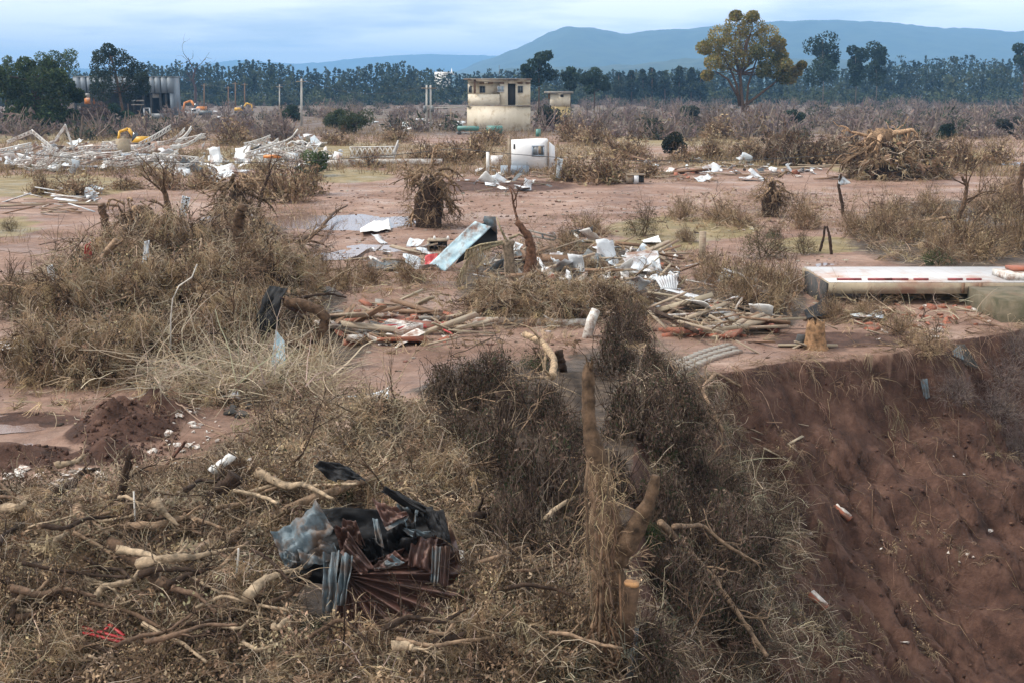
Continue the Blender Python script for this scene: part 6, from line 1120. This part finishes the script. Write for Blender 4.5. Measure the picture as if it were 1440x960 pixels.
for a in [(10, 203, 45, 188, (30, 225), 4, 7), (45, 187, 75, 212, (60, 225), 4, 7), (0, 216, 45, 206, (30, 228), 5, 8), (78, 200, 92, 180, (85, 222), 4, 6), (92, 179, 104, 214, (95, 222), 4, 7), (60, 210, 100, 232, (85, 238), 5, 8), (40, 230, 80, 212, (60, 238), 5, 7), (120, 222, 200, 232, (160, 240), 7, 12), (110, 212, 165, 210, (140, 228), 5, 9), (150, 234, 215, 226, (185, 242), 6, 10), (215, 222, 280, 228, (240, 240), 6, 10), (20, 232, 95, 226, (60, 242), 5, 9), (385, 215, 420, 228, (400, 242), 6, 8), (345, 222, 400, 205, (370, 235), 6, 8)]: T_px(*a)
T_px(492, 222, 556, 221, (525, 236), 14, 9, 'long white lattice girder lying level beside the low wall', None); T_px(553, 224, 560, 205, (556, 236), 7, 5, 'short white lattice girder standing at the end of the long one', None)
for x0_, y0_, x1_, y1_, base, lab in [(78, 219, 185, 220, (130, 236), 'long white beam lying level across the collapsed steel frame'), (95, 190, 122, 191, (110, 215), 'white beam sticking out past the standing truss'), (145, 203, 172, 176, (150, 226), 'pale beam propped up beside the yellow excavator'), (150, 204, 173, 178, (150, 226), 'second pale beam propped up beside the yellow excavator'), (172, 246, 202, 226, (185, 244), 'white pole leaning before the collapsed frame'), (137, 246, 138, 220, (138, 246), 'white upright post before the collapsed frame'), (122, 246, 150, 234, (135, 247), 'bent white beam low before the collapsed frame'), (364, 180, 366, 205, (366, 230), 'white upright post beside the twisted scrap'), (0, 193, 20, 204, (10, 225), 'white beam slanting at the outer end of the collapsed frame'), (150, 204, 165, 215, (160, 230), 'white bent strut under the yellow excavator')]:
    Y0 = G(*base)[1]; q0 = aty(x0_, y0_, Y0); tag(MB().beam(q0 - q0, aty(x1_, y1_, Y0) - q0, .16, .2).build('steel_beam', 'steel_white', origin=q0), lab, 'beam')
p = G(171, 226); P = U(p, 0); o = part(None, 'plaster_pillar', 'concrete_tan', P, [(164, 196, 179, 222, 0, .8)]); tag(o, 'square tan pillar left standing by the yellow excavator', 'pillar')
p = G(45, 238); P = U(p, 0); o = part(None, 'floor_slab', 'moss_wall', P, [(-20, 232, 72, 237, 0, 3)]); tag(o, 'mossy floor slab edge before the collapsed frame', 'slab')
p = G(170, 234); P = U(p, 0); o = part(None, 'blue_beam', 'plinth_blue', P, [(170, 217, 208, 220, 0, .5)]); tag(o, 'blue beam lying under the square tan pillar', 'beam')
strew('scrap', 50, (0, 205, 220, 246), (.5, 2.0), 'white torn cladding in the collapsed steel frame', 'cladding of the collapsed frame', .3, .6); strew('scrap', 40, (355, 195, 480, 252), (.5, 2.0), 'white torn sheet in the twisted scrap heap', 'sheets of the twisted scrap heap', .5, .7); strew('wboard', 26, (0, 205, 280, 246), (1.5, 5), 'white strip of cladding in the collapsed steel frame', 'strips of the collapsed frame', .4, .35); strew('scrap', 24, (220, 210, 360, 260), (.5, 1.8), 'pale torn sheet between the two steel heaps', 'sheets between the steel heaps', .3, .5)
# twisted scrap heap: bundled bent bars
b0 = G(410, 232); s = ppm(b0); o = thing('twisted_scrap', b0, 'tall heap of white twisted roof bars around the green shrub', 'scrap heap')
for k in range(170):
    c_ = b0 + np.array([rng.normal(0, 20) / s, rng.normal(0, 1.2), abs(rng.normal(0, 14)) / s]); d_ = rng.normal(size=3) * [1.6, 1, .6]; d_ /= np.linalg.norm(d_); L_ = rng.uniform(10, 34) / s; q = wander(c_ - d_ * L_ / 2, c_ + d_ * L_ / 2, 7, .12, rng.normal(0, .3)); q[:, 2] = np.maximum(q[:, 2], b0[2]); MB().tube(q, rng.uniform(.035, .075), 4).build('bar', 'steel_white', o)
q = G(396, 236); P = U(q, 0); o = part(None, 'orange_panel', 'orange_paint', P, [(378, 217, 400, 221, -2, -1)]); tag(o, 'orange panel lying in the twisted scrap heap', 'panel')
q = G(395, 250); P = U(q, 0); o = part(None, 'teal_box', 'plastic_teal', P, [(389, 246, 400, 252, 0, .5)]); tag(o, 'pale teal box at the foot of the twisted scrap', 'box')
strew('torn', 34, (690, 335, 960, 425), (.4, 1.3), 'torn bent sheet in the wreck pile around the palm stump', 'torn sheets around the palm stump', .3, .6); strew('torn', 12, (495, 340, 625, 390), (.4, 1.2), 'torn bent sheet left of the blue panel', 'torn sheets by the blue panel', .12, .4); strew('torn', 14, (900, 395, 1090, 470), (.4, 1.2), 'torn bent sheet on the board heap near the rim', 'torn sheets of the board heap', .2, .4)
strew('torn', 40, (-10, 202, 220, 246), (.6, 2.0), 'torn white sheet in the collapsed steel frame', 'torn sheets of the collapsed frame', .2, .35); strew('torn', 36, (355, 200, 475, 252), (.6, 1.8), 'torn white sheet on the twisted scrap heap', 'torn sheets of the scrap heap', .4, .5); strew('torn', 34, (860, 222, 1150, 258), (.5, 1.6), 'torn pale sheet in the debris line beyond the mud flat', 'torn sheets of the far debris line', .15, .4); strew('torn', 12, (640, 246, 800, 272), (.4, 1.2), 'torn pale sheet before the white hut', 'torn sheets before the hut', .15, .5); strew('torn', 18, (215, 205, 355, 262), (.8, 2.6), 'torn pale sheet between the two steel heaps', 'torn sheets between the heaps', .3, .6)
strew('slab', 14, (430, 425, 690, 490), (.4, 1.4), 'broken wall slab lying flat on the red mud', 'wall slabs on the mud', .06, .18); strew('board', 22, (430, 425, 690, 490), (.8, 2.4), 'weathered plank among the broken wall slabs', 'planks among the slabs', .1); strew('board', 24, (700, 345, 980, 425), (.8, 2.4), 'grey plank in the wreck pile around the palm stump', 'planks around the palm stump', .4, .45); strew('board', 20, (890, 430, 1100, 476), (.8, 2.2), 'splintered plank in the board heap near the rim', 'planks of the board heap', .25, .3); strew('slab', 10, (700, 350, 960, 425), (.4, 1.2), 'broken wall slab in the wreck pile around the palm stump', 'wall slabs around the palm stump', .15, .4); strew('wboard', 30, (640, 345, 1080, 470), (.5, 1.8), 'white painted board strewn through the wreck piles', 'white boards of the wreck piles', .2, .4)
for k in range(34):
    x = rng.uniform(-5, 260); y = rng.uniform(198, 236); a = rng.normal(0, .33); L_ = rng.uniform(25, 60); T_px(x, y, x + L_ * math.cos(a), y - abs(L_ * math.sin(a)) * .7, (x, y + 12), rng.uniform(3, 6), int(L_ / 6), r=rng.uniform(.6, 1.0), drop=rng.uniform(0, .6))
for k in range(10):
    x = rng.uniform(340, 440); y = rng.uniform(200, 235); a = rng.normal(0, .4); L_ = rng.uniform(20, 45); T_px(x, y, x + L_ * math.cos(a), y - abs(L_ * math.sin(a)) * .6, (x, y + 12), rng.uniform(3, 5), int(L_ / 5), 'bent white lattice truss in the twisted scrap heap', 'trusses of the twisted scrap heap', r=rng.uniform(.7, 1.1), drop=rng.uniform(0, .6))
# ================================================================== haze
hz = MB().box((0, 5600, 172), (26000, 11900, 414)); m_ = bpy.data.materials.new('haze'); m_.use_nodes = True; t = m_.node_tree; t.nodes.clear(); MATS['haze'] = m_
oo = t.nodes.new('ShaderNodeOutputMaterial'); pv_ = t.nodes.new('ShaderNodeVolumePrincipled'); pv_.inputs['Color'].default_value = (.27, .57, 1.0, 1); pv_.inputs['Density'].default_value = 1.85e-4; pv_.inputs['Anisotropy'].default_value = -0.2
t.links.new(pv_.outputs[0], oo.inputs['Volume']); tag(hz.build('haze', 'haze'), kind='stuff')

for o in bpy.data.objects:
    if 'o' in o: del o['o']
    if 'category' in o and 'kind' not in o: o['kind'] = 'thing'
